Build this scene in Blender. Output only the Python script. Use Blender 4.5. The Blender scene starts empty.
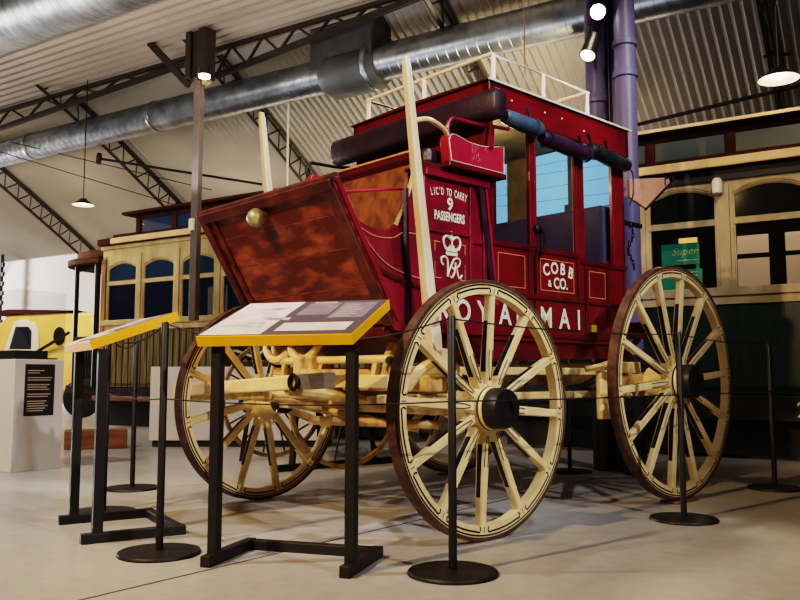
import bpy, bmesh, math, random
from mathutils import Vector, Matrix
random.seed(7)
PI = math.pi
sc = bpy.context.scene
col = sc.collection

# ------------------------------------------------------------------ helpers
def lin(c):
    return c/12.92 if c <= 0.04045 else ((c+0.055)/1.055)**2.4
def rgb(r, g, b):
    return (lin(r/255), lin(g/255), lin(b/255), 1)

def mat(name, c1, c2=None, scale=8.0, rough=0.5, metal=0.0, bump=0.0, emit=None, estr=1.0, coat=0.0, detail=4.0,
        lo=0.35, hi=0.65, stretch=(1, 1, 1), spec=0.5, bscale=None):
    m = bpy.data.materials.new(name); m.use_nodes = True
    nt = m.node_tree; N = nt.nodes; L = nt.links
    b = N['Principled BSDF']
    b.inputs['Base Color'].default_value = c1
    b.inputs['Roughness'].default_value = rough
    b.inputs['Metallic'].default_value = metal
    b.inputs['Specular IOR Level'].default_value = spec
    b.inputs['Coat Weight'].default_value = coat
    if c2 or bump:
        tc = N.new('ShaderNodeTexCoord'); mp = N.new('ShaderNodeMapping')
        mp.inputs['Scale'].default_value = stretch
        L.new(tc.outputs['Object'], mp.inputs['Vector'])
        nz = N.new('ShaderNodeTexNoise'); nz.inputs['Scale'].default_value = scale; nz.inputs['Detail'].default_value = detail
        L.new(mp.outputs['Vector'], nz.inputs['Vector'])
    if c2:
        cr = N.new('ShaderNodeValToRGB')
        cr.color_ramp.elements[0].position = lo; cr.color_ramp.elements[0].color = c1
        cr.color_ramp.elements[1].position = hi; cr.color_ramp.elements[1].color = c2
        L.new(nz.outputs['Fac'], cr.inputs['Fac']); L.new(cr.outputs['Color'], b.inputs['Base Color'])
    if bump:
        bp = N.new('ShaderNodeBump'); bp.inputs['Strength'].default_value = bump; bp.inputs['Distance'].default_value = 0.01
        src = nz
        if bscale:
            src = N.new('ShaderNodeTexNoise'); src.inputs['Scale'].default_value = bscale
            L.new(mp.outputs['Vector'], src.inputs['Vector'])
        L.new(src.outputs['Fac'], bp.inputs['Height']); L.new(bp.outputs['Normal'], b.inputs['Normal'])
    if emit:
        b.inputs['Emission Color'].default_value = emit; b.inputs['Emission Strength'].default_value = estr
    return m

def glass(name, tint, op, rough=0.05):
    """a pane: part see-through, part dark glossy"""
    m = bpy.data.materials.new(name); m.use_nodes = True
    nt = m.node_tree; N = nt.nodes; L = nt.links
    b = N['Principled BSDF']; b.inputs['Base Color'].default_value = tint; b.inputs['Roughness'].default_value = rough
    t = N.new('ShaderNodeBsdfTransparent'); mx = N.new('ShaderNodeMixShader'); mx.inputs[0].default_value = op
    L.new(t.outputs[0], mx.inputs[1]); L.new(b.outputs[0], mx.inputs[2])
    L.new(mx.outputs[0], N['Material Output'].inputs['Surface'])
    return m

class MB:
    def __init__(s): s.v = []; s.f = []; s.m = []
    def add(s, vs, fs, mi=0):
        o = len(s.v); s.v += [tuple(v) for v in vs]
        for f in fs: s.f.append(tuple(i+o for i in f)); s.m.append(mi)
        return s
    def box(s, x0, x1, y0, y1, z0, z1, mi=0):
        vs = [(x, y, z) for x in (x0, x1) for y in (y0, y1) for z in (z0, z1)]
        return s.add(vs, [(0,1,3,2),(4,6,7,5),(0,4,5,1),(2,3,7,6),(0,2,6,4),(1,5,7,3)], mi)
    def beam(s, a, b, w, h, mi=0, up=(0, 0, 1)):
        a = Vector(a); b = Vector(b); d = (b-a).normalized(); up = Vector(up)
        r = d.cross(up)
        if r.length < 1e-4: r = d.cross(Vector((0, 1, 0)))
        r.normalize(); u = r.cross(d).normalized()
        vs = [p+r*(w/2*i)+u*(h/2*j) for p in (a, b) for i, j in ((-1,-1),(1,-1),(1,1),(-1,1))]
        return s.add(vs, [(3,2,1,0),(4,5,6,7),(0,1,5,4),(1,2,6,5),(2,3,7,6),(3,0,4,7)], mi)
    def tube(s, pts, r, seg=8, mi=0, closed=False, caps=True):
        pts = [Vector(p) for p in pts]; n = len(pts)
        rs = r if isinstance(r, (list, tuple)) else [r]*n
        rings = []; prev = None
        for i, p in enumerate(pts):
            if closed: d = pts[(i+1) % n]-pts[i-1]
            else: d = pts[min(i+1, n-1)]-pts[max(i-1, 0)]
            d.normalize()
            if prev is None:
                a = d.cross(Vector((0, 0, 1)))
                if a.length < 1e-3: a = d.cross(Vector((1, 0, 0)))
            else:
                a = prev-d*prev.dot(d)
                if a.length < 1e-5: a = d.cross(Vector((0, 1, 0)))
            a.normalize(); prev = a; c = d.cross(a)
            rings.append([p+(a*math.cos(2*PI*k/seg)+c*math.sin(2*PI*k/seg))*rs[i] for k in range(seg)])
        vs = [v for q in rings for v in q]; fs = []
        for i in range(n if closed else n-1):
            j = (i+1) % n
            for k in range(seg):
                l = (k+1) % seg
                fs.append((i*seg+k, i*seg+l, j*seg+l, j*seg+k))
        if caps and not closed:
            fs.append(tuple(reversed(range(seg)))); fs.append(tuple((n-1)*seg+k for k in range(seg)))
        return s.add(vs, fs, mi)
    def lathe(s, prof, o=(0, 0, 0), ax=(0, 0, 1), seg=24, mi=0, cap=True):
        """prof: list of (radius, distance along the axis)"""
        o = Vector(o); ax = Vector(ax).normalized()
        a = ax.orthogonal().normalized(); c = ax.cross(a)
        vs = []
        for r, h in prof:
            for k in range(seg):
                t = 2*PI*k/seg; vs.append(o+ax*h+(a*math.cos(t)+c*math.sin(t))*r)
        fs = []
        for i in range(len(prof)-1):
            for k in range(seg):
                l = (k+1) % seg; fs.append((i*seg+k, i*seg+l, (i+1)*seg+l, (i+1)*seg+k))
        if cap:
            fs.append(tuple(reversed(range(seg)))); fs.append(tuple((len(prof)-1)*seg+k for k in range(seg)))
        return s.add(vs, fs, mi)
    def prism(s, poly, y0, y1, mi=0, plane='xz'):
        """polygon in the plane, extruded along the third axis"""
        def P(a, b, c): return (a, c, b) if plane == 'xz' else ((c, a, b) if plane == 'yz' else (a, b, c))
        n = len(poly)
        vs = [P(a, b, y0) for a, b in poly]+[P(a, b, y1) for a, b in poly]
        fs = [tuple(range(n)), tuple(reversed(range(n, 2*n)))]
        for i in range(n):
            j = (i+1) % n; fs.append((i, i+n, j+n, j))
        return s.add(vs, fs, mi)
    def ribbon(s, pts, nrm, w, mi=0, closed=False):
        pts = [Vector(p) for p in pts]; nrm = Vector(nrm); n = len(pts); vs = []
        for i, p in enumerate(pts):
            if closed: d = pts[(i+1) % n]-pts[i-1]
            else: d = pts[min(i+1, n-1)]-pts[max(i-1, 0)]
            q = nrm.cross(d).normalized()*(w/2); vs += [p-q, p+q]
        fs = [(2*i, 2*i+1, 2*((i+1) % n)+1, 2*((i+1) % n)) for i in range(n if closed else n-1)]
        return s.add(vs, fs, mi)
    def build(s, name, mats, parent=None, smooth=False, bevel=0.0, kind=None, angle=40):
        me = bpy.data.meshes.new(name); me.from_pydata(s.v, [], s.f); 
        if not isinstance(mats, (list, tuple)): mats = [mats]
        for m in mats: me.materials.append(m)
        for p, mi in zip(me.polygons, s.m): p.material_index = mi
        bm = bmesh.new(); bm.from_mesh(me); bmesh.ops.recalc_face_normals(bm, faces=bm.faces)
        if smooth:
            for f in bm.faces: f.smooth = True
            for e in bm.edges:
                if len(e.link_faces) == 2 and e.calc_face_angle(0) > math.radians(angle): e.smooth = False
        bm.to_mesh(me); bm.free(); me.update()
        o = bpy.data.objects.new(name, me); col.objects.link(o)
        if parent is not None: o.parent = parent
        if bevel:
            b = o.modifiers.new('bevel', 'BEVEL'); b.width = bevel; b.segments = 2; b.limit_method = 'ANGLE'; b.angle_limit = math.radians(50)
        if kind: o['kind'] = kind
        return o

def thing(name, label, cat, loc=(0, 0, 0), rz=0.0, group=None):
    o = bpy.data.objects.new(name, None); col.objects.link(o); o.empty_display_size = 0.1
    o.location = loc; o.rotation_euler = (0, 0, rz); o['label'] = label; o['category'] = cat
    if group: o['group'] = group
    return o
def tag(o, label, cat, group=None):
    o['label'] = label; o['category'] = cat
    if group: o['group'] = group
    return o
def copy_tree(o, parent=None):
    kids = list(o.children)
    c = o.copy(); col.objects.link(c)
    if parent is not None: c.parent = parent
    for k in kids: copy_tree(k, c)
    return c

def text_mesh(body, size, bold=0.0, shear=0.0, sx=1.0, spacing=1.0, align='CENTER', ext=0.0):
    """(verts, faces) of lettering, in x (right) / y (up), baseline at y=0"""
    cu = bpy.data.curves.new('lettering', 'FONT'); cu.body = body; cu.size = size; cu.offset = bold*size; cu.shear = shear
    cu.align_x = align; cu.space_character = spacing; cu.resolution_u = 3; cu.extrude = ext
    o = bpy.data.objects.new('lettering', cu); col.objects.link(o)
    dg = bpy.context.evaluated_depsgraph_get()
    me = bpy.data.meshes.new_from_object(o.evaluated_get(dg))
    vs = [(v.co.x*sx, v.co.y) for v in me.vertices]; fs = [tuple(p.vertices) for p in me.polygons]
    bpy.data.objects.remove(o); bpy.data.curves.remove(cu); bpy.data.meshes.remove(me)
    return vs, fs
def put_text(mb, body, size, o, xd, yd, mi=0, **k):
    vs, fs = text_mesh(body, size, **k); o = Vector(o); xd = Vector(xd); yd = Vector(yd)
    mb.add([o+xd*a+yd*b for a, b in vs], fs, mi)
def put_arc(mb, chars, size, o, xd, yd, width, sag, mi=0, bold=0.02, sx=1.0):
    """letters spread over width on an arch with given sag; o = middle of baseline at the crown"""
    o = Vector(o); xd = Vector(xd); yd = Vector(yd); n = len(chars)
    for i, ch in enumerate(chars):
        if ch == ' ': continue
        t = -1+2*(i+0.5)/n
        x = t*width/2; y = -sag*t*t; sl = -2*sag*t/(width/2); a = math.atan(sl)
        vs, fs = text_mesh(ch, size, bold=bold, sx=sx)
        ca, sa = math.cos(a), math.sin(a)
        mb.add([o+xd*(x+p*ca-q*sa)+yd*(y+p*sa+q*ca) for p, q in vs], fs, mi)

def catmull(pts, k=6, closed=False):
    P = [Vector(p) for p in pts]; n = len(P); out = []
    for i in range(n if closed else n-1):
        if closed: a, b, c, d = P[i-1], P[i], P[(i+1) % n], P[(i+2) % n]
        else: a, b, c, d = P[max(i-1, 0)], P[i], P[i+1], P[min(i+2, n-1)]
        for j in range(k):
            t = j/k
            out.append(0.5*((2*b)+(c-a)*t+(2*a-5*b+4*c-d)*t*t+(3*b-a-3*c+d)*t*t*t))
    if not closed: out.append(P[-1])
    return out

# ------------------------------------------------------------------ camera
cd = bpy.data.cameras.new('camera'); cam = bpy.data.objects.new('camera', cd); col.objects.link(cam)
cam.location = (0, 0, 0.76); cam.rotation_euler = (math.radians(95.32), 0, 0)
cd.sensor_width = 36; cd.lens = 816/800*36; cd.clip_start = 0.05; cd.clip_end = 200
sc.camera = cam

# ------------------------------------------------------------------ materials
M = {}
M['red'] = mat('coach_red', rgb(116, 15, 26), rgb(94, 11, 20), 5, 0.32, bump=0.08, coat=0.3, bscale=60)
M['red_dark'] = mat('coach_dark_red', rgb(96, 10, 24), rgb(70, 8, 18), 5, 0.38, coat=0.2)
M['red_bright'] = mat('coach_bright_red', rgb(172, 36, 66), rgb(150, 26, 52), 6, 0.35, coat=0.2)
M['red_cool_lit'] = mat('coach_red_cool_lit', rgb(130, 18, 46), rgb(104, 13, 35), 6, 0.35, bump=0.1, coat=0.25, bscale=50)  # coach red with the purple of cool light put into the colour
M['worn'] = mat('worn_red_board', rgb(88, 26, 14), rgb(182, 96, 54), 9, 0.42, bump=0.15, stretch=(1, 0.7, 2.0), lo=0.45, hi=0.82, detail=8)
M['worn_dark'] = mat('worn_board_frame', rgb(64, 20, 12), rgb(112, 50, 26), 9, 0.5, lo=0.4, hi=0.75, detail=6)
M['orange_wood'] = mat('worn_orange_wood', rgb(150, 88, 44), rgb(92, 46, 22), 14, 0.6, bump=0.2, detail=8)
M['cream'] = mat('cream_paint', rgb(240, 216, 160), rgb(218, 184, 120), 9, 0.5, bump=0.1, lo=0.4, hi=0.75)
M['cream_worn'] = mat('worn_cream_paint', rgb(222, 192, 132), rgb(146, 106, 60), 12, 0.6, bump=0.2, lo=0.42, hi=0.72, detail=8)
M['white_paint'] = mat('rack_white_paint', rgb(248, 242, 228), rgb(232, 222, 200), 10, 0.45)
M['post'] = mat('post_white_paint', rgb(232, 222, 200), rgb(212, 188, 146), 9, 0.5, stretch=(1, 1, 0.2))
M['black_line'] = mat('black_lining', rgb(20, 17, 16), rough=0.5)
M['tyre'] = mat('rusty_tyre', rgb(74, 50, 40), rgb(116, 84, 66), 18, 0.6, metal=0.2, bump=0.2, lo=0.4, hi=0.8)
M['iron'] = mat('black_iron', rgb(26, 24, 25), rgb(40, 36, 36), 20, 0.5, metal=0.5)
M['hubcap'] = mat('black_hub', rgb(20, 19, 21), rgb(34, 30, 34), 14, 0.45)
M['gold'] = mat('gold_lining', rgb(196, 136, 92), rough=0.45)
M['tag_yellow'] = mat('yellow_tag', rgb(236, 200, 60), rough=0.4)
M['letter'] = mat('cream_lettering', rgb(232, 228, 204), rgb(214, 210, 180), 30, 0.5)
M['lead'] = mat('leather_purple', rgb(38, 22, 36), rgb(54, 32, 50), 8, 0.42, bump=0.25, bscale=26)
M['leather_blue'] = mat('leather_grey_blue', rgb(74, 96, 116), rgb(56, 70, 90), 12, 0.4, bump=0.3)
M['leather_plum'] = mat('leather_plum', rgb(62, 36, 62), rgb(44, 26, 44), 12, 0.38, bump=0.3)
M['leather_black'] = mat('leather_black', rgb(36, 44, 48), rgb(24, 28, 30), 12, 0.4, bump=0.3)
M['seat_purple'] = mat('seat_purple', rgb(44, 32, 66), rgb(34, 25, 52), 6, 0.6)
M['olive'] = mat('olive_lining', rgb(92, 82, 50), rgb(72, 62, 36), 8, 0.7)
M['blue_glow'] = mat('pale_blue_glow', rgb(110, 172, 222), rgb(96, 158, 212), 3, 0.7, emit=rgb(112, 176, 226), estr=0.55)
M['blue_line'] = mat('glow_panel_line', rgb(52, 92, 130), rough=0.8, emit=rgb(60, 110, 160), estr=0.3)
M['tan_leather'] = mat('tan_leather', rgb(226, 166, 134), rgb(204, 142, 110), 10, 0.55, bump=0.15)
M['brass'] = mat('aged_brass', rgb(208, 196, 152), rgb(140, 126, 90), 10, 0.4, metal=0.4)
M['black'] = mat('black_powder_coat', rgb(20, 19, 20), rgb(26, 24, 24), 40, 0.5)
M['yellow'] = mat('yellow_edge', rgb(250, 182, 16), rgb(244, 172, 10), 5, 0.4)
M['cord'] = mat('black_cord', rgb(24, 20, 20), rough=0.7)
M['purple_steel'] = mat('purple_grey_steel', rgb(112, 108, 146), rgb(96, 92, 130), 3, 0.45, stretch=(1, 1, 0.3))
M['brown_steel'] = mat('brown_steel', rgb(108, 94, 88), rgb(92, 78, 72), 3, 0.5)
M['purple_warm_lit'] = mat('purple_steel_warm_lit', rgb(50, 40, 36), rgb(40, 32, 30), 3, 0.5)
M['dark_steel'] = mat('dark_steel', rgb(44, 38, 36), rgb(56, 48, 44), 6, 0.5, metal=0.2)
M['galv'] = mat('galvanised_duct', rgb(150, 156, 164), rgb(116, 122, 130), 5, 0.34, metal=0.85, bump=0.06)
M['galv_grey'] = mat('grey_duct_box', rgb(76, 78, 78), rgb(62, 64, 66), 4, 0.55, metal=0.2)
M['tram_cream'] = mat('tram_cream', rgb(192, 174, 142), rgb(156, 136, 104), 6, 0.55, bump=0.15, stretch=(1, 1, 0.4), detail=8)
M['tram_pale'] = mat('tram_pale_paint', rgb(222, 198, 148), rgb(188, 158, 106), 5, 0.55, stretch=(1, 1, 0.4), detail=8)
M['tram_wood'] = mat('tram_bare_wood', rgb(176, 130, 72), rgb(120, 78, 40), 9, 0.55, stretch=(2, 2, 0.3))
M['tram_green'] = mat('tram_green', rgb(20, 40, 38), rgb(30, 50, 46), 5, 0.4, stretch=(3, 3, 0.3))
M['tram_faded'] = mat('tram_faded_boards', rgb(122, 116, 82), rgb(84, 62, 36), 6, 0.65, stretch=(4, 4, 0.25), detail=8, lo=0.4, hi=0.62)
M['tram_brown'] = mat('tram_red_brown', rgb(78, 36, 26), rgb(54, 26, 18), 7, 0.85, spec=0.15)
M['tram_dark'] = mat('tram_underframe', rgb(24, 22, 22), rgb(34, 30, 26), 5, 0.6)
M['eave'] = mat('tram_roof_edge', rgb(248, 210, 156), rgb(232, 190, 134), 5, 0.5)
M['glass_blue'] = glass('dark_blue_glass', rgb(26, 38, 62), 0.72)  # blue tint paints in reflections on the wooden tram; also the truck window
M['glass_reflect'] = glass('pale_reflection_glass', rgb(52, 74, 108), 0.6)  # lighter tint paints in reflections on the wooden tram's upper panes
M['glass_dark'] = glass('dark_glass', rgb(24, 26, 22), 0.8)
M['glass_clear'] = glass('clear_glass', rgb(60, 64, 60), 0.08)
M['glass_green'] = glass('green_glass', rgb(46, 54, 42), 0.92, 0.4)
M['plinth'] = mat('white_plinth', rgb(222, 212, 200), rgb(214, 204, 192), 2, 0.6)
M['label_black'] = mat('label_black', rgb(34, 26, 22), rough=0.5)
M['label_text'] = mat('label_text', rgb(180, 160, 140), rough=0.6)
M['wood_block'] = mat('timber', rgb(136, 88, 52), rgb(104, 62, 36), 10, 0.6, stretch=(0.3, 2, 2))
M['cart_wood'] = mat('cart_wood', rgb(150, 122, 74), rgb(108, 84, 48), 12, 0.6)
M['lamp_glow'] = mat('lamp_glow', rgb(255, 244, 220), emit=rgb(255, 240, 212), estr=9)
M['lamp_hot'] = mat('lamp_hot', rgb(255, 244, 220), emit=rgb(255, 238, 205), estr=40)
M['lamp_shade'] = mat('lamp_shade', rgb(40, 36, 34), rough=0.4)
M['lamp_white'] = mat('lamp_inner', rgb(250, 236, 206), rough=0.5, emit=rgb(255, 230, 190), estr=1.2)
M['truck_yellow'] = mat('truck_yellow', rgb(240, 204, 120), rgb(228, 188, 100), 4, 0.4)
M['truck_white'] = mat('truck_white', rgb(230, 226, 214), rough=0.4)
M['sign_green'] = mat('sign_green', rgb(20, 116, 92), rgb(14, 92, 76), 5, 0.5, emit=rgb(16, 110, 86), estr=0.25)
M['sign_text'] = mat('sign_text', rgb(190, 196, 120), rough=0.5)

# ------------------------------------------------------------------ building frame: s runs along the hall, n runs away to the back wall
BR = math.atan2(-0.527, 0.85)
BX = Vector((math.cos(BR), math.sin(BR), 0)); BN = Vector((-BX.y, BX.x, 0))
def W(s, n, z): return BX*s+BN*n+Vector((0, 0, z))

# floor: polished concrete
fm = bpy.data.materials.new('polished_concrete'); fm.use_nodes = True
nt = fm.node_tree; N = nt.nodes; L = nt.links; b = N['Principled BSDF']
tc = N.new('ShaderNodeTexCoord')
n1 = N.new('ShaderNodeTexNoise'); n1.inputs['Scale'].default_value = 0.9; n1.inputs['Detail'].default_value = 7
n2 = N.new('ShaderNodeTexNoise'); n2.inputs['Scale'].default_value = 14; n2.inputs['Detail'].default_value = 5
L.new(tc.outputs['Object'], n1.inputs['Vector']); L.new(tc.outputs['Object'], n2.inputs['Vector'])
cr = N.new('ShaderNodeValToRGB'); cr.color_ramp.elements[0].position = 0.3; cr.color_ramp.elements[1].position = 0.7
cr.color_ramp.elements[0].color = rgb(150, 140, 130); cr.color_ramp.elements[1].color = rgb(176, 166, 154)
mx = N.new('ShaderNodeMix'); mx.data_type = 'RGBA'; mx.inputs['Factor'].default_value = 0.25
L.new(n1.outputs['Fac'], cr.inputs['Fac']); L.new(cr.outputs['Color'], mx.inputs['A']); L.new(n2.outputs['Color'], mx.inputs['B'])
hs = N.new('ShaderNodeHueSaturation'); hs.inputs['Saturation'].default_value = 0.5
L.new(mx.outputs['Result'], hs.inputs['Color']); L.new(hs.outputs['Color'], b.inputs['Base Color'])
mr = N.new('ShaderNodeMapRange'); mr.inputs['To Min'].default_value = 0.22; mr.inputs['To Max'].default_value = 0.4
L.new(n1.outputs['Fac'], mr.inputs['Value']); L.new(mr.outputs['Result'], b.inputs['Roughness'])
fb = MB(); fb.box(-26, 14, -6, 13, -0.2, 0)
fo = fb.build('floor', fm, kind='structure'); fo.rotation_euler[2] = BR

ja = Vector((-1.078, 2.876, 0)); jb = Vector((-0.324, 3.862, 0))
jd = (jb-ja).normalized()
MB().beam(ja-jd*1.5+Vector((0, 0, 0.0004)), ja+jd*6.5+Vector((0, 0, 0.0004)), 0.012, 0.001).build('floor_line', mat('floor_line_dark', rgb(70, 60, 52), rough=0.7), kind='structure')  # thin dark line across the floor
# back wall
M['wall'] = mat('painted_wall', rgb(218, 208, 206), rgb(206, 196, 192), 0.8, 0.8)
wb = MB().box(-26, 14, 12, 12.2, 0, 3.62).build('wall_back', M['wall'], kind='structure'); wb.rotation_euler[2] = BR
M['wall_end'] = mat('end_wall_paint', rgb(198, 186, 176), rgb(186, 174, 164), 0.8, 0.8)
we = MB().box(-26.2, -26, -6, 12, 0, 3.62).build('wall_left', M['wall_end'], kind='structure'); we.rotation_euler[2] = BR

# curved corrugated roof
M['iron_sheet'] = mat('corrugated_sheet', rgb(176, 172, 166), rgb(156, 152, 146), 0.6, 0.5, metal=0.25)
arc = [(12.1, 3.55), (11.3, 4.07), (10.6, 4.5), (9.73, 5.02), (8.73, 5.57), (7.6, 6.1), (6.2, 6.62), (4.6, 7.0), (2.8, 7.25), (0.5, 7.35), (-2, 7.25), (-4.4, 6.85)]
arcs = catmull([(a, 0, z) for a, z in arc], 3)
norms = []
for i in range(len(arcs)):
    d = arcs[min(i+1, len(arcs)-1)]-arcs[max(i-1, 0)]; norms.append(Vector((-d.z, 0, d.x)).normalized()*-1)
pitch = 0.118; sub = 4; ns = int(40/pitch)*sub
vs = []; fs = []
for i in range(ns+1):
    s = -26+i*pitch/sub; a = 0.034*math.cos(2*PI*i/sub)
    for p, q in zip(arcs, norms):
        vs.append((s, p.x+q.x*a, p.z+q.z*a))
na = len(arcs)
for i in range(ns):
    for j in range(na-1): fs.append((i*na+j, i*na+j+1, (i+1)*na+j+1, (i+1)*na+j))
vb = MB().add(vs, fs).build('ceiling', M['iron_sheet'], kind='structure', smooth=True, angle=80); vb.rotation_euler[2] = BR

# lower soffit of corrugated decking, ribs along the hall
sf = MB(); nn = 26; prof = []; pw = 4.45/nn
for i in range(nn):
    y = 4.0+pw*i
    prof += [(y, 5.50), (y+pw*0.62, 5.50), (y+pw*0.66, 5.58), (y+pw*0.96, 5.58)]
vs = []; fs = []
for y, z in prof: vs += [(-26, y, z), (-3.0, y, z)]
for i in range(len(prof)-1): fs.append((2*i, 2*i+1, 2*i+3, 2*i+2))
sf.add(vs, fs); sf.box(-26, -3.0, 8.45, 8.47, 5.46, 5.62)
M['soffit'] = mat('decking_sheet', rgb(190, 176, 164), rgb(172, 160, 148), 0.7, 0.5, metal=0.15)
so = sf.build('ceiling_soffit', M['soffit'], kind='structure'); so.rotation_euler[2] = BR
# short cross-ribbed strip beside the large duct
cs = MB(); vs = []; fs = []
k = 0
for i in range(0, 400):
    s = -18+i*0.035; z = 5.40+(0.035 if (i//2) % 2 else 0)
    vs += [(s, 5.55, z), (s, 6.15, z)]
for i in range(399): fs.append((2*i, 2*i+1, 2*i+3, 2*i+2))
cs.add(vs, fs)
cso = cs.build('ceiling_strip', M['soffit'], kind='structure'); cso.rotation_euler[2] = BR

# roof trusses
def truss(s, label):
    t = thing('roof_truss', label, 'truss', (0, 0, 0), BR, 'curved roof trusses')
    pts = [p+q*-0.06 for p, q in zip(arcs, norms)]
    top = [(s, p.x-q.x*0.10, p.z-q.z*0.10) for p, q in zip(arcs, norms)]
    bot = [(s, p.x-q.x*0.42, p.z-q.z*0.42) for p, q in zip(arcs, norms)]
    a = MB()
    for w in (-0.035, 0.035): a.tube([(x+w, y, z) for x, y, z in top], 0.03, 4)
    a.build('top_chord', M['dark_steel'], t)
    MB().tube(bot, 0.032, 4).build('bottom_chord', M['dark_steel'], t)
    w = MB(); st = []
    for i in range(len(arcs)-1):
        for j in (0, 0.5): st.append(i+j)
    def at(l, f):
        i = int(f); r = f-i; A = Vector(l[i]); B = Vector(l[min(i+1, len(l)-1)]); return A+(B-A)*r
    for q in range(len(st)-1):
        if q % 2 == 0: w.tube([at(top, st[q]), at(bot, st[q+1])], 0.014, 4)
        else: w.tube([at(bot, st[q]), at(top, st[q+1])], 0.014, 4)
    w.build('lattice', M['dark_steel'], t)
    return t
for s, lb in ((-19.3, 'dark curved roof truss at the far left edge above the yellow truck'),
              (-15.5, 'dark curved lattice roof truss coming down left of the wooden tram'),
              (-11.9, 'dark curved lattice roof truss passing behind the hanging steel post, foot above the wooden tram'),
              (-8.5, 'dark curved lattice roof truss coming down behind the footboard of the coach'),
              (-4.76, 'dark curved roof truss seen behind the white roof rack of the coach'),
              (-1.2, 'dark curved roof truss beside the pendant lamp at the upper right')):
    truss(s, lb)

# ------------------------------------------------------------------ ducts
def duct(name, label, n, z, r, s0, s1, seam):
    t = thing(name, label, 'duct', (0, 0, 0), BR)
    prof = []
    s = s0
    while s < s1:
        prof += [(r, s-s0), (r, s-s0+seam*0.90), (r+0.003, s-s0+seam*0.92), (r+0.003, s-s0+seam*0.98)]
        s += seam
    MB().lathe(prof, (s0, n, z), (1, 0, 0), 28).build('duct_tube', M['galv'], t, smooth=True, angle=20)
    return t
d1 = duct('ventilation_duct', 'long shiny spiral ventilation duct crossing behind the steel post towards the purple pipes', 8.75, 4.88, 0.235, -22, 2, 0.14)
bx = MB(); bx.box(-6.72, -5.72, 8.5, 9.0, 4.88, 6.3)
bx.build('damper_box', M['galv_grey'], d1, bevel=0.01)
MB().lathe([(0.24, 0), (0.31, 0.12), (0.31, 0.78), (0.25, 0.9)], (-6.6, 8.75, 4.84), (1, 0, 0), 28).build('duct_joint', M['galv_grey'], d1, smooth=True)
MB().lathe([(0.32, 0), (0.33, 0.02), (0.33, 0.05), (0.32, 0.07)], (-5.86, 8.75, 4.86), (1, 0, 0), 28).build('flange_ring', M['galv'], d1, smooth=True)
for q in (-13.2, -10.0):
    MB().lathe([(0.245, 0), (0.25, 0.01), (0.25, 0.05), (0.245, 0.06)], (q, 8.75, 4.88), (1, 0, 0), 28).build('joint_band', M['galv'], d1, smooth=True)
d2 = duct('ventilation_duct', 'big spiral duct in the upper left corner under the ceiling', 5.0, 4.66, 0.37, -16, -1.5, 0.11)

# ------------------------------------------------------------------ hanging steel post with brackets, flat trusses
cp = thing('steel_post', 'brown steel post in front of the wooden tram with a bracketed head', 'post', W(-8.0, 7.72, 1.49), BR)
MB().box(-0.06, 0.06, -0.04, 0.04, 0, 3.9).build('post_section', M['brown_steel'], cp, bevel=0.003)
MB().box(-0.18, -0.08, -0.1, 0.1, 3.3, 3.96).box(-0.08, 0.06, -0.06, 0.1, 3.3, 3.96).box(0.06, 0.2, -0.1, 0.1, 3.25, 3.96).build('post_head', M['dark_steel'], cp, bevel=0.01)
MB().beam((-0.2, 0, 3.25), (-1.0, 0, 4.02), 0.07, 0.09).build('brace', M['dark_steel'], cp)
MB().beam((0.15, 0.0, 3.2), (0.1, 0, 3.35), 0.09, 0.09).build('clamp', M['brass'], cp)
MB().box(-0.055, 0.025, -0.08, -0.04, 1.20, 1.36).build('switch_box', M['truck_white'], cp, bevel=0.004)
def flat_truss(s0, z0, s1, z1, ztop, n, label):
    t = thing('lattice_girder', label, 'girder', (0, 0, 0), BR, 'flat lattice girders under the decking')
    MB().beam((s0, n, z0), (s1, n, z1), 0.07, 0.07).build('bottom_chord', M['dark_steel'], t)
    MB().beam((s0, n, ztop), (s1, n, ztop), 0.06, 0.05).build('top_chord', M['dark_steel'], t)
    m = MB(); k = 13
    for i in range(k):
        a = i/k; b2 = (i+1)/k
        za = z0+(z1-z0)*a; zb = z0+(z1-z0)*b2; sa = s0+(s1-s0)*a; sb = s0+(s1-s0)*b2
        if i % 2 == 0: m.beam((sa, n, za), (sb, n, ztop), 0.03, 0.03)
        else: m.beam((sa, n, ztop), (sb, n, zb), 0.03, 0.03)
    m.build('lattice', M['dark_steel'], t)
flat_truss(-14.6, 5.06, -8.34, 5.38, 5.43, 8.25, 'dark lattice girder under the decking left of the steel post')
flat_truss(-8.22, 5.04, -4.4, 5.40, 5.43, 8.25, 'dark lattice girder under the decking between the steel post and the duct box')

# small lit lamp at the post
sl = thing('spotlight', 'small lit downlight beside the head of the brown steel post', 'lamp', W(-7.68, 7.5, 4.70), 0)
MB().lathe([(0.03, 0.12), (0.07, 0.1), (0.085, 0.0)], (0, 0, 0), (0, 0, 1), 16, cap=True).build('lamp_shade', M['lamp_shade'], sl, smooth=True)
MB().lathe([(0.075, -0.004), (0.07, -0.03), (0.03, -0.045)], (0, 0, 0), (0, 0, 1), 16).build('bulb', M['lamp_hot'], sl, smooth=True)

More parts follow.
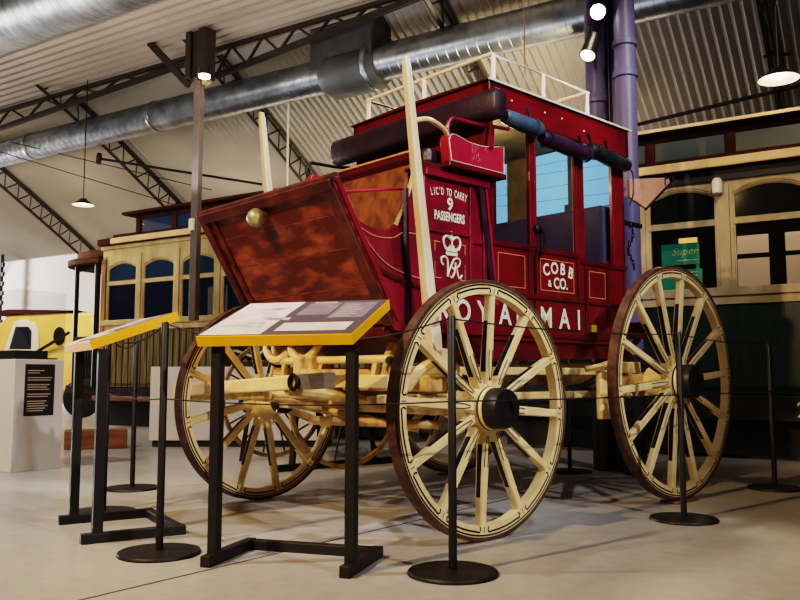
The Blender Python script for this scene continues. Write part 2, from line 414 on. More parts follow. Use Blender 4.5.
# pendant lamps
def pendant(loc, r, h, label):
    t = thing('pendant_lamp', label, 'lamp', loc, 0, 'dome pendant lamps')
    MB().lathe([(0.02*r/.15, 0.6*r), (0.32*r, 0.58*r), (0.4*r, 0.42*r), (0.85*r, 0.14*r), (r, 0)], (0, 0, 0), (0, 0, 1), 24, cap=False).build('lamp_shade', M['lamp_shade'], t, smooth=True)
    MB().lathe([(0.1*r, 0.46*r), (0.36*r, 0.38*r), (0.82*r, 0.11*r), (0.985*r, -0.004)], (0, 0, 0), (0, 0, 1), 24, cap=False).build('shade_lining', M['lamp_white'], t, smooth=True)
    MB().lathe([(0.01, 0.3*r), (0.32*r, 0.26*r), (0.4*r, 0.16*r), (0.28*r, 0.06*r), (0.02, 0.02*r)], (0, 0, 0), (0, 0, 1), 16).build('bulb', M['lamp_glow'], t, smooth=True)
    MB().tube([(0, 0, 0.55*r), (0, 0, h)], 0.008, 6).build('cord', M['iron'], t)
    return t
pendant(W(-10.74, 8, 3.40), 0.165, 2.0, 'lit dome pendant lamp hanging above the left end of the wooden tram')
pr = pendant(W(-0.875, 8, 3.47), 0.18, 0.7, 'lit dome pendant lamp hanging at the upper right above the green tram')
MB().beam((-0.14, -0.02, 0.2), (0.14, 0.05, 0.26), 0.02, 0.03).build('bracket', M['iron'], pr)

# thin pipes
tag(MB().tube([W(-11.7, 9, 4.5), W(-9.62, 10.85, 4.16)], 0.022, 8).lathe([(0.02, -0.03), (0.1, -0.03), (0.1, 0.03), (0.02, 0.03)], W(-11.7, 9, 4.5), W(2.2, 2.1, -0.35), 14).build('tie_rod', M['iron']),
    'thin dark tie rod with a round end disc below the long duct', 'rod')
tag(MB().tube([W(-2.35, 8.35, 3.36), W(0.6, 8.35, 3.6)], 0.02, 8).build('conduit_pipe', M['iron']), 'thin dark conduit pipe sloping above the roof of the green tram', 'pipe')
for i, (a, b2, lb) in enumerate(((W(-13.2, 8.3, 4.85), W(-10.2, 10.2, 4.0), 'upper of two thin cables crossing the pale roof at left'), (W(-13.5, 8.3, 4.72), W(-10.9, 10.6, 3.75), 'lower of two thin cables crossing the pale roof at left'))):
    tag(MB().tube([a, b2], 0.008, 5).build('roof_cable', M['iron']), lb, 'cable', 'thin roof cables')
tag(MB().tube([W(-8.0, 9.6, 3.3), W(-8.0, 9.6, 5.0)], 0.018, 6).build('hanging_pipe', M['truck_white']), 'thin pale upright pipe behind the far end of the driver seat', 'pipe')
tag(MB().tube([W(-3.2, 7.6, 2.6), W(-3.2, 7.6, 6.35)], 0.007, 5).build('hanging_chain', M['tan_leather']), 'thin pale hanging chain behind the white roof rack', 'chain')

# ------------------------------------------------------------------ purple pipes and column
for (s0, s1, nn_, lb) in ((-2.225, -2.035, 6.62, 'left purple vertical downpipe, partly behind the coach roof'), (-1.915, -1.745, 6.42, 'right purple vertical downpipe with collars rising behind the rear of the coach')):
    r = (s1-s0)/2
    t = thing('downpipe', lb, 'pipe', W((s0+s1)/2, nn_, 0), BR, 'purple downpipes')
    MB().lathe([(r, 0.95), (r, 6.4)], (0, 0, 0), (0, 0, 1), 28).build('pipe', M['purple_steel'], t, smooth=True)
    MB().lathe([(r+0.004, 0), (r+0.004, 0.96)], (0, 0, 0), (0, 0, 1), 28).build('pipe_foot_warm_lit', M['purple_warm_lit'], t, smooth=True)  # brown lower length: warm light on the purple pipe put into the colour
    for z in (3.16, 3.42) if s0 > -2 else (3.05,):
        MB().lathe([(r+0.004, 0), (r+0.014, 0.008), (r+0.014, 0.05), (r+0.004, 0.058)], (0, 0, z), (0, 0, 1), 28).build('collar', M['purple_steel'], t, smooth=True)
t = thing('steel_column', 'flat purple steel column standing between the two purple downpipes', 'column', W(-1.975, 6.6, 0), BR)
MB().box(-0.034, 0.034, -0.012, 0.012, 0, 6.4).box(-0.034, -0.024, -0.06, 0.06, 0, 6.4).box(0.024, 0.034, -0.06, 0.06, 0, 6.4).build('column_section', M['purple_steel'], t, bevel=0.003)
MB().box(-0.036, 0.036, -0.08, 0.08, 0, 0.02).build('base_plate', M['dark_steel'], t)
def track_spot(loc, aim, label, hot):
    t = thing('spotlight', label, 'lamp', loc, 0, 'spotlights on the purple pipes')
    d = Vector(aim).normalized()
    MB().lathe([(0.03, -0.22), (0.06, -0.2), (0.065, 0.0), (0.07, 0.01)], (0, 0, 0), d, 18).build('lamp_housing', M['lamp_shade'], t, smooth=True)
    MB().lathe([(0.058, 0.012), (0.05, 0.022), (0.0, 0.03)], (0, 0, 0), d, 18, cap=False).build('lens', M['lamp_hot'] if hot else M['lamp_glow'], t, smooth=True)
    MB().tube([Vector((0, 0, 0))-d*0.12, Vector((0, 0, 0.16))-d*0.1, Vector((0, 0.1, 0.2))-d*0.1], 0.012, 6).build('bracket', M['iron'], t)
    return t
track_spot(W(-2.0, 6.28, 3.71), (-0.3, -1, -0.5), 'upper glaring spotlight fixed to the purple pipes', True)
track_spot(W(-2.09, 6.28, 3.37), (-0.35, -0.35, -0.9), 'lower white spotlight angled down in front of the purple pipes', False)

# ------------------------------------------------------------------ trams (local x along the hall, y away; face at n = 8)
def arch_poly(x0, x1, z0, zs, rise, k=10):
    p = [(x0, z0), (x1, z0), (x1, zs)]
    for i in range(1, k):
        t = i/k; x = x1+(x0-x1)*t; p.append((x, zs+rise*4*t*(1-t)))
    p.append((x0, zs)); return p
def tram(name, label, s0, s1, w0, nw, skirt, body, panes, right):
    t = thing(name, label, 'tram', W(s0, 8.0, 0), BR)
    Lg = s1-s0; D = 2.2
    xs = [w0+0.78*k-s0 for k in range(nw)]
    # skirt
    sk = MB(); sk.box(0, Lg, 0, 0.04, 0.6, 1.42); sk.box(0, Lg, D-0.04, D, 0.6, 1.42); sk.box(0, 0.04, 0, D, 0.6, 1.42); sk.box(Lg-0.04, Lg, 0, D, 0.6, 1.42); sk.box(0, Lg, 0, D, 0.62, 0.66)
    x = 0.1
    while x < Lg: sk.box(x, x+0.012, -0.006, 0.0, 0.6, 1.42, 1); x += 0.13 if not right else 0.39
    sk.build('skirt_panel', [skirt, M['tram_brown'] if not right else M['tram_dark']], t)
    MB().box(0, Lg, -0.012, 0.1, 0.36, 0.585).build('rocker_panel', M['tram_dark'] if not right else mat('rocker_green', rgb(38, 42, 32), rgb(28, 30, 26), 5, 0.5), t, bevel=0.004)
    sill = MB(); sill.box(0, Lg, -0.04, 0.08, 1.50, 1.58); sill.box(0, Lg, -0.02, 0.06, 1.42, 1.50); sill.box(0, Lg, D-0.08, D+0.04, 1.42, 1.58)
    sill.build('sill', body, t, bevel=0.006)
    # pillars and heads
    ZT, ZS, ZA = (2.17, 2.47, 0.085) if right else (2.10, 2.37, 0.08)
    edges = [0]+[e for a in xs for e in (a, a+0.625)]+[Lg]
    for side in (0,):
        fr = MB(); y0, y1 = (0.0, 0.07) if side == 0 else (D-0.07, D)
        for i in range(0, len(edges), 2):
            if edges[i+1]-edges[i] > 0.005:
                fr.box(edges[i], edges[i+1], y0, y1, 1.58, 2.66)
                if side == 0: fr.box(edges[i]+0.03, max(edges[i]+0.04, edges[i+1]-0.03), y0-0.025, y0, 1.58, 2.55)
        for a in xs:
            k = 10
            poly = [(a-0.001, 2.42)]+[(a+0.625*i/k, ZS+ZA*4*(i/k)*(1-i/k)) for i in range(k+1)]+[(a+0.626, 2.66), (a-0.001, 2.66)]
            poly = poly[1:]
            fr.prism(poly, y0, y1)
        fr.build('window_frame', body, t, bevel=0.004)
    for a in xs:
        tr = MB(); tr.box(a, a+0.625, 0.0, 0.06, ZT, ZT+0.06)
        tr.box(a, a+0.014, 0.01, 0.05, 1.58, ZS); tr.box(a+0.611, a+0.625, 0.01, 0.05, 1.58, ZS)
        # arched rail
        pts = [(a+0.625*i/12, 0.02, ZS-0.015+ZA*4*(i/12)*(1-i/12)) for i in range(13)]
        tr.tube(pts, 0.02, 4)
        sash = tr.build('sash', body, t)
        MB().box(a+0.01, a+0.615, 0.03, 0.034, 1.58, ZT).build('lower_pane', panes[0], sash)
        MB().prism(arch_poly(a+0.01, a+0.615, ZT+0.06, ZS, ZA-0.005), 0.03, 0.034).build('upper_pane', panes[1], sash)
    far = MB(); a = -0.14
    if right: far.box(0, Lg, D-0.06, D-0.02, 2.13, 2.18); far.box(0, Lg, D-0.06, D-0.02, 2.40, 2.66); far.box(0, Lg, D-0.06, D-0.02, 1.58, 1.72)
    while right and a < Lg: far.box(a, a+0.17, D-0.06, D-0.02, 1.58, 2.66); a += 0.52
    if right: far.box(0, 2.02, D-0.06, D-0.02, 1.58, 2.66)
    if right: far.build('far_sash', M['tram_dark'], t)
    else:
        far.box(0, Lg, D-0.06, D-0.02, 1.58, 1.75); far.box(0, Lg, D-0.06, D-0.02, 2.3, 2.66); far.box(0.5, 1.0, D-0.06, D-0.02, 1.58, 2.4); far.box(2.2, Lg, D-0.06, D-0.02, 1.58, 2.4); far.build('far_sash', M['tram_dark'], t)
    # eave, roof and clerestory
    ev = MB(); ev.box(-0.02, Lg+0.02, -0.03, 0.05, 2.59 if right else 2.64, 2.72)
    ev.build('letter_board', M['tram_dark'] if right else body, t)  # right tram: dark colour paints in the shade under the roof overhang
    cs0 = 0.25 if not right else -0.02
    MB().box(0.3 if not right else -0.02, Lg+0.02, -0.13, -0.102, 2.70, 2.785).build('roof_edge', M['eave'], t, bevel=0.01)
    rf = MB(); rf.prism([(-0.1, 2.70), (-0.1, 2.79), (0.4, 2.95), (D-0.4, 2.95), (D+0.1, 2.79), (D+0.1, 2.70)], -0.02, Lg+0.02, plane='yz')
    rf.build('lower_roof', M['tram_brown'], t)
    c0 = cs0; cy0, cy1 = 0.38, D-0.38
    cl = MB()
    for y in (cy0, cy1-0.05):
        cl.box(c0, Lg, y, y+0.05, 2.85, 2.95); cl.box(c0, Lg, y, y+0.05, 3.15, 3.22)
        x = c0
        while x < Lg-0.05: cl.box(x, x+0.10, y, y+0.05, 2.9, 3.2); x += 0.78
        cl.box(Lg-0.1, Lg, y, y+0.05, 2.9, 3.2)
    cl.build('clerestory_frame', M['tram_brown'], t, bevel=0.004)
    x = c0
    while x < Lg-0.3:
        MB().box(x+0.1, min(x+0.78, Lg-0.1), cy0+0.02, cy0+0.026, 2.95, 3.15).build('clerestory_pane', panes[2], t); x += 0.78
    tp = MB(); tp.prism([(cy0-0.14, 3.21), (cy0-0.14, 3.25), (cy0+0.3, 3.33), (cy1-0.3, 3.33), (cy1+0.14, 3.25), (cy1+0.14, 3.21)], c0-0.14, Lg+0.05, plane='yz')
    tp.build('clerestory_roof', M['tram_brown'], t)
    MB().box(c0-0.15, Lg+0.05, cy0-0.155, cy0-0.14, 3.22, 3.252).build('roof_trim', M['eave'] if right else M['tram_brown'], t)
    # running gear
    ug = MB(); ug.box(0.3, Lg-0.2, 0.3, D-0.3, 0.3, 0.58); ug.box(0.05, Lg-0.05, 0.16, 0.2, 0.03, 0.6); ug.build('underframe_shade_sheet', M['tram_dark'], t)  # underframe box plus a dark sheet added for the shade below the tram
    for x in (Lg*0.2, Lg*0.34, Lg*0.66, Lg*0.8):
        for y in (0.35, D-0.45):
            MB().lathe([(0.08, 0), (0.36, 0.0), (0.39, 0.02), (0.36, 0.1), (0.08, 0.1)], (x, y, 0.392), (0, 1, 0), 24).build('wheel', M['tram_dark'], t, smooth=True)
    # dark interior
    it = MB(); it.box(0.05, Lg-0.05, 0.06, D-0.06, 0.9, 0.93); it.box(0.05, Lg-0.05, 0.06, D-0.06, 2.66, 2.68)
    it.box(0.0, 0.03, 0.05, D-0.05, 0.9, 2.68); it.box(Lg-0.03, Lg, 0.05, D-0.05, 0.9, 2.68)
    it.build('interior', M['tram_dark'], t)
    return t
lt = tram('tram', 'old wooden tram with bare timber frames, open platform and clerestory roof behind the footboard', -10.22, -4.75, -10.11, 7, M['tram_faded'], M['tram_pale'], (M['glass_blue'], M['glass_reflect'], M['glass_reflect']), False)
rt_ = tram('tram', 'cream and dark green tram with arched windows behind the rear wheel', -3.75, 1.85, -3.65, 7, M['tram_green'], M['tram_cream'], (M['glass_clear'], M['glass_dark'], M['glass_green']), True)
# open platform of the left tram
def LP(s): return s+10.22
pf = MB(); pf.box(LP(-11.15), 0, 0.1, 2.1, 0.5, 0.62); pf.build('platform_floor', M['tram_dark'], lt, bevel=0.01)
MB().tube([(LP(-10.98), 0.12, 0.6), (LP(-10.98), 0.12, 2.47)], 0.035, 8).build('platform_post', M['iron'], lt)
MB().tube([(LP(-10.40), 0.05, 0.6), (LP(-10.40), 0.05, 2.47)], 0.045, 8).build('platform_post', M['iron'], lt)
MB().tube([(LP(-10.9), 2.0, 0.6), (LP(-10.9), 2.0, 2.47)], 0.03, 8).build('platform_post', M['iron'], lt)
cn = MB()
for i in range(6):
    a0 = i/6
def cpoly(f): 
    out = []
    for i in range(25):
        a = -PI/2+PI*i/24; cx_ = math.copysign(abs(math.cos(a))**0.55, math.cos(a)); sy_ = math.copysign(abs(math.sin(a))**0.55, math.sin(a))
        out.append((LP(-10.22)-1.22*f*cx_, 1.1+1.18*f*sy_))
    return out
cn.prism(cpoly(1.0), 2.46, 2.56, plane='xy'); cn.prism(cpoly(0.9), 2.56, 2.68, plane='xy'); cn.prism(cpoly(0.7), 2.68, 2.80, plane='xy')
cn.build('canopy', mat('canopy_boards', rgb(92, 58, 36), rgb(54, 34, 22), 9, 0.85, spec=0.15, stretch=(0.5, 3, 3)), lt, bevel=0.012)
MB().box(LP(-10.2), LP(-9.65), 0.15, 0.3, 2.78, 2.9).build('roof_step', M['tram_brown'], lt)
lg = MB()
for i in range(9):
    x0 = LP(-10.88)+i*0.055
    lg.beam((x0, 0.06, 0.70), (x0+0.07, 0.06, 1.34), 0.016, 0.012); lg.beam((x0+0.07, 0.07, 0.70), (x0, 0.07, 1.34), 0.016, 0.012)
lg.box(LP(-10.9), LP(-10.4), 0.05, 0.08, 0.62, 0.72); lg.box(LP(-10.9), LP(-10.4), 0.05, 0.08, 1.30, 1.36)
lg.build('lattice_gate', M['tram_dark'], lt)
MB().box(LP(-11.12), LP(-10.45), 0.3, 0.34, 0.6, 1.3).build('apron_panel', M['tram_dark'], lt)
MB().box(LP(-10.95), LP(-10.4), 0.1, 0.14, 2.38, 2.5).build('platform_fascia', M['tram_dark'], lt)
MB().box(-0.0, 0.10, -0.03, 0.0, 0.6, 2.5).build('corner_post', M['tram_wood'], lt, bevel=0.01)
MB().box(LP(-10.25), LP(-5.2), -0.1, -0.02, 0.40, 0.47).build('footboard_rail', M['wood_block'], lt, bevel=0.01)
# right tram number
nb = MB(); put_text(nb, '2', 0.19, (LP(-0.80)-10.22+3.75, -0.014, 0.40), (1, 0, 0), (0, 0, 1), bold=0.012)
nb.build('number', M['letter'], rt_)
MB().lathe([(0.02, 0), (0.045, 0.01), (0.05, 0.12), (0.03, 0.15)], (-1.43+3.75, -0.07, 2.45), (0, 0, 1), 16).build('bracket_lamp', M['truck_white'], rt_, smooth=True)
# green board with lettering inside the right tram
sg = thing('green_sign', 'green sign board with pale lettering behind the left window of the cream tram', 'sign', W(-1.86, 8.22, 0.93), BR)
MB().box(-0.17, 0.19, 0, 0.02, 0.92, 1.13).box(-0.17, 0.21, 0, 0.02, 0.55, 0.87).box(-0.16, -0.13, 0.02, 0.05, 0, 0.95).box(0.15, 0.18, 0.02, 0.05, 0, 0.95).build('board', M['sign_green'], sg)
tx = MB(); put_text(tx, 'Super', 0.105, (0.05, -0.003, 1.015), (1, 0, 0), (0, 0, 1), shear=0.3)
for z in (0.955, 0.835, 0.80): tx.box(-0.02, 0.17, -0.003, -0.001, z, z+0.012)
tx.build('lettering', M['sign_text'], sg)
MB().box(0.0, 0.17, 0.0, 0.03, 1.135, 1.18).build('lamp_strip', mat('warm_strip', rgb(240, 180, 100), emit=rgb(240, 170, 90), estr=1.0), sg)

# ------------------------------------------------------------------ white plinths, yellow truck, timber
pl = thing('plinth', 'white display plinth with a black text label and a glass case on top', 'plinth', (-3.06, 6.5, 0), math.radians(54))
dx = Vector((math.cos(math.radians(54)), math.sin(math.radians(54)), 0))
pl.rotation_euler[2] = math.atan2(0.35, 0.25)
# local x runs along the visible face, y to the left-back
MB().box(0, 0.43, 0, 0.55, 0, 0.895).build('plinth_block', M['plinth'], pl, bevel=0.006)
pla = pl
lb = MB(); lb.box(0.09, 0.345, -0.006, 0, 0.44, 0.855)
lo_ = lb.build('text_label', M['label_black'], pl)
tm = MB(); zz = 0.80
for w in (0.14, 0.10, 0, 0.21, 0.2, 0, 0.19, 0.17, 0.19, 0, 0.2, 0.18, 0, 0.17, 0.15, 0.18, 0.16, 0.14):
    if w: tm.box(0.11, 0.11+w, -0.008, -0.006, zz, zz+0.008)
    zz -= 0.019
tm.build('lettering', M['label_text'], lo_)
gc = MB()
gc.box(0, 0.43, 0, 0.006, 0.895, 1.45); gc.box(0, 0.43, 0.544, 0.55, 0.895, 1.45); gc.box(0, 0.006, 0.006, 0.544, 0.895, 1.45); gc.box(0.424, 0.43, 0.006, 0.544, 0.895, 1.45); gc.box(0, 0.43, 0, 0.55, 1.45, 1.456)
gc.build('glass_case', M['glass_clear'], pl)
dk = thing('display_tray', 'low black display tray inside the glass case on the white plinth', 'tray', (0, 0, 0), 0)
dk.location = Vector((-3.06, 6.5, 0.897)); dk.rotation_euler[2] = math.atan2(0.35, 0.25)
MB().box(0.03, 0.40, 0.05, 0.5, 0, 0.012).box(0.03, 0.31, 0.05, 0.5, 0.012, 0.07).build('tray', M['tram_dark'], dk, bevel=0.003)

wp = thing('plinth', 'long low white plinth behind the far front wheel, old engine on it', 'plinth', (-2.70, 8.87, 0), 0)
MB().box(0, 1.95, 0, 0.62, 0.07, 0.86).build('plinth_block', M['plinth'], wp, bevel=0.006)
MB().box(0.03, 1.92, 0.03, 0.6, 0, 0.07).build('kick_base', M['label_black'], wp)
en = thing('stationary_engine', 'old dark machine with pipes and flywheel on the low white plinth', 'engine', (-2.05, 9.1, 0.86), 0)
MB().box(0.0, 0.95, 0.05, 0.35, 0.0, 0.06).build('bed', M['tram_dark'], en, bevel=0.01)
MB().lathe([(0.11, 0), (0.12, 0.02), (0.12, 0.5), (0.09, 0.54)], (0.3, 0.2, 0.2), (1, 0, 0), 18).build('cylinder', M['dark_steel'], en, smooth=True)
MB().lathe([(0.06, 0), (0.2, 0), (0.22, 0.015), (0.22, 0.045), (0.2, 0.06), (0.06, 0.06)], (0.16, 0.02, 0.25), (0, 1, 0), 24).build('flywheel', M['iron'], en, smooth=True)
MB().tube(catmull([(0.35, 0.15, 0.3), (0.4, 0.1, 0.48), (0.6, 0.1, 0.46), (0.66, 0.12, 0.2), (0.8, 0.15, 0.16)], 5), 0.022, 8).build('pipe', M['galv'], en, smooth=True)
MB().tube(catmull([(0.1, 0.15, 0.06), (0.2, 0.0, 0.18), (0.45, -0.02, 0.12), (0.62, 0.05, 0.3)], 5), 0.016, 8).build('pipe', M['brass'], en, smooth=True)
MB().lathe([(0.05, 0), (0.06, 0.02), (0.06, 0.12), (0.03, 0.15)], (0.55, 0.12, 0.32), (0, 0, 1), 14).build('oil_cup', M['cream_worn'], en, smooth=True)
MB().lathe([(0.05, 0), (0.08, 0.02), (0.08, 0.22), (0.05, 0.25)], (0.82, 0.2, 0.06), (0, 0, 1), 14).build('chimney', M['sign_green'], en, smooth=True)

tb = MB().box(0, 0.62, 0, 0.2, 0, 0.2).build('timber_block', M['wood_block'], bevel=0.01)
tb.location = (-3.46, 8.5, 0); tb.rotation_euler[2] = 0.35
tag(tb, 'brown timber block lying on the floor below the tram platform', 'block')

tk = thing('truck', 'cream yellow vintage truck cab with a white framed side window at the left edge', 'truck', (-7.0, 15.0, 0), 0)
MB().prism([(-0.62, 0.45), (1.75, 0.45), (1.75, 1.86), (1.4, 1.93), (0.2, 1.93), (-0.25, 1.86), (-0.36, 1.74), (-0.60, 1.2)], 0.0, 1.5).build('cab', M['truck_yellow'], tk, bevel=0.05)
MB().prism([(-0.28, 1.17), (0.30, 1.17), (0.38, 1.26), (0.36, 1.60), (0.28, 1.74), (0.10, 1.80), (-0.10, 1.76)], -0.03, 0.0).build('window_surround', M['truck_white'], tk, bevel=0.02)
MB().prism([(-0.16, 1.25), (0.24, 1.25), (0.24, 1.58), (0.18, 1.66), (-0.06, 1.66)], -0.036, -0.03).build('side_window', M['glass_blue'], tk)
MB().prism([(0.74+0.11*math.cos(2*PI*i/16), 1.49+0.17*math.sin(2*PI*i/16)) for i in range(16)], -0.02, 0.0).build('rear_window', M['glass_dark'], tk)
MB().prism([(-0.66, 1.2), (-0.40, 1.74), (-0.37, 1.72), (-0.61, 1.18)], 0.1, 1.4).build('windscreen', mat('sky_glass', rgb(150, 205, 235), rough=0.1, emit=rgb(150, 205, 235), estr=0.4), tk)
MB().prism([(-0.62, 1.90), (-0.2, 1.98), (1.1, 1.96), (0.2, 1.90)], -0.06, 1.56).build('sun_visor', M['tram_brown'], tk)
MB().prism([(-1.7, 0.55), (-0.62, 0.55), (-0.62, 1.18), (-1.6, 1.08)], 0.1, 1.4).build('bonnet', M['truck_yellow'], tk, bevel=0.05)
for x in (-1.1, 1.2): MB().lathe([(0.1, 0), (0.33, 0), (0.36, 0.04), (0.33, 0.18), (0.1, 0.2)], (x, -0.05, 0.36), (0, 1, 0), 24).build('wheel', M['iron'], tk, smooth=True)
MB().beam((0.35, -0.06, 1.19), (1.0, -0.20, 1.55), 0.03, 0.05).build('tow_arm', M['iron'], tk)
# dark upright at the far left
t = thing('steel_upright', 'dark notched steel upright against the pale wall at the left edge', 'post', W(-18.6, 11.6, 0), BR)
u_ = MB(); u_.box(-0.06, 0.06, -0.04, 0.04, 0, 3.7)
for i in range(14): u_.box(0.06, 0.13, -0.03, 0.03, 0.4+i*0.23, 0.5+i*0.23)
u_.build('upright', M['iron'], t)

# ------------------------------------------------------------------ interpretive panels
def reading_panel(loc, d, label, seed, legs, bw=0.685, bd=0.50, bar=0.35, second=False):
    ang = math.atan2(d[1], d[0])
    t = thing('reading_panel', label, 'sign', loc, ang, 'tilted reading panels')
    for x in legs:
        lg_ = MB(); lg_.box(x-0.021, x+0.021, 0.0, 0.045, 0.0, 0.885)
        lg_.build('leg', M['black'], t, bevel=0.003)
        MB().box(x-0.022, x+0.022, -0.05, bar, 0.0, 0.045).build('foot', M['black'], t, bevel=0.003)
    MB().box(legs[0]+0.022, legs[1]-0.022, bar-0.045, bar, 0.0, 0.042).build('cross_bar', M['black'], t, bevel=0.003)
    # tilted board, pivot at front lower edge
    tl = math.radians(20.5); ca, sa = math.cos(tl), math.sin(tl)
    z0 = 0.880; x0 = (legs[0]+legs[1])/2-bw/2-0.022; y0 = -0.03
    def P(x, y, z): return Vector((x0+x, y0+y*ca-z*sa, z0+y*sa+z*ca))
    def slab(mb, xa, xb, ya, yb, za, zb, mi=0):
        vs = [P(x, y, z) for x in (xa, xb) for y in (ya, yb) for z in (za, zb)]
        mb.add(vs, [(0,1,3,2),(4,6,7,5),(0,4,5,1),(2,3,7,6),(0,2,6,4),(1,5,7,3)], mi)
    bd_ = MB(); slab(bd_, 0, bw, 0, bd, 0, 0.045); board = bd_.build('board', M['yellow'], t, bevel=0.002)
    gp = MB(); slab(gp, 0.004, bw-0.004, 0.004, bd-0.004, 0.0452, 0.047, 0)
    slab(gp, 0.01, bw*0.42, 0.01, bd-0.01, 0.047, 0.0476, 1)
    slab(gp, bw*0.48, bw*0.93, 0.05, bd*0.32, 0.047, 0.0476, 1)
    slab(gp, bw*0.48, bw*0.70, bd*0.55, bd*0.92, 0.047, 0.0474, 2)
    slab(gp, bw*0.72, bw*0.95, bd*0.45, bd*0.92, 0.047, 0.0474, 2)
    slab(gp, bw*0.50, bw*0.66, bd*0.93, bd*0.95, 0.047, 0.0475, 1)
    rnd = random.Random(seed)
    for i in range(7):
        y = bd*(0.50+0.055*i); slab(gp, bw*0.74, bw*(0.84+0.08*rnd.random()), y, y+0.006, 0.0475, 0.0477, 3)
    for i in range(3):
        y = 0.075+0.03*i; slab(gp, bw*0.50, bw*(0.80+0.1*rnd.random()), y, y+0.007, 0.0477, 0.0479, 3)
    for i in range(9):
        xa = bw*(0.05+0.28*rnd.random()); y = bd*(0.08+0.7*rnd.random()); slab(gp, xa, xa+0.06+0.05*rnd.random(), y, y+0.02+0.03*rnd.random(), 0.0477, 0.0479, 4)
    gp.build('printed_face', [mat('print_grey', rgb(92, 84, 92), rough=0.4), mat('print_white', rgb(228, 220, 218), rgb(206, 198, 200), 12, 0.4), mat('print_mid', rgb(140, 132, 140), rgb(124, 116, 126), 20, 0.4), mat('print_text', rgb(196, 190, 192), rough=0.4), mat('print_sketch', rgb(178, 170, 178), rgb(206, 200, 204), 30, 0.4)], board)
    return t
reading_panel((-0.763, 3.38, 0), (0.955, -0.297), 'tilted reading panel with a yellow edge in front of the coach wheel', 3, (0.0, 0.595))
reading_panel((-1.71, 4.30, 0), (0.525, -0.851), 'tilted reading panel seen edge-on at the left, yellow edge, behind the barrier', 5, (0.0, 0.575), bar=0.43, bd=0.43)

# ------------------------------------------------------------------ barrier stanchions and cords
st0 = None; sts = []
stn = [((0.204, 3.23), 'nearest barrier stanchion, in front of the coach front wheel'),
       ((1.505, 4.414), 'barrier stanchion standing in front of the coach rear wheel'),
       ((-1.033, 3.585), 'barrier stanchion between the two reading panels, at the front'),
       ((-1.81, 5.606), 'barrier stanchion furthest back on the left, beside the wooden tram'),
       ((-1.655, 4.636), 'barrier stanchion beside the edge-on reading panel, base behind its leg'),
       ((2.533, 5.606), 'barrier stanchion at the right edge in front of the green tram'),
       ((1.351, 6.586), 'barrier stanchion behind the coach, seen between its wheels')]
for (p, lb_) in stn:
    if st0 is None:
        st0 = thing('barrier_stanchion', lb_, 'barrier', (p[0], p[1], 0), 0, 'black barrier stanchions'); t = st0
        MB().lathe([(0.176, 0), (0.176, 0.008), (0.172, 0.014), (0.03, 0.018)], (0, 0, 0), (0, 0, 1), 40).build('base', M['black'], t, smooth=True)
        MB().lathe([(0.0165, 0.015), (0.0165, 0.99), (0.012, 0.998)], (0, 0, 0), (0, 0, 1), 16).build('pole', M['black'], t, smooth=True)
    else:
        t = copy_tree(st0); t.location = (p[0], p[1], 0); t['label'] = lb_
    sts.append(t)
def cords(i, j, sag=0.02, zs=((0.985, 'upper'), (0.66, 'lower'))):
    a = Vector((*stn[i][0], 0)); b2 = Vector((*stn[j][0], 0)); d = (b2-a).normalized()*0.017
    for z, w in zs:
        pts = []
        for q in range(13):
            tt = q/12; p = (a+d).lerp(b2-d, tt); p.z = z-sag*tt*(1-tt)*4*(1 if z > 0.8 else 0.2); pts.append(p)
        o = MB().tube(pts, 0.0035, 6).build('barrier_cord', M['cord'], sts[i]); o.matrix_parent_inverse = Matrix.Translation(sts[i].location).inverted()
cords(0, 1)
cords(2, 0, 0.10)
cords(1, 5)
cords(4, 2, 0.06)
cords(3, 4, 0.05)

# ------------------------------------------------------------------ the coach; local x = front to rear, y = away, z up
O = Vector((0.36748, 3.93176, 0)); CR = math.atan2(0.67989, 0.73331)
coach = thing('stagecoach', 'red horse-drawn mail coach with cream wheels in the middle of the hall', 'stagecoach', O, CR)
VN, VF = 0.30, 1.43; VM = (VN+VF)/2

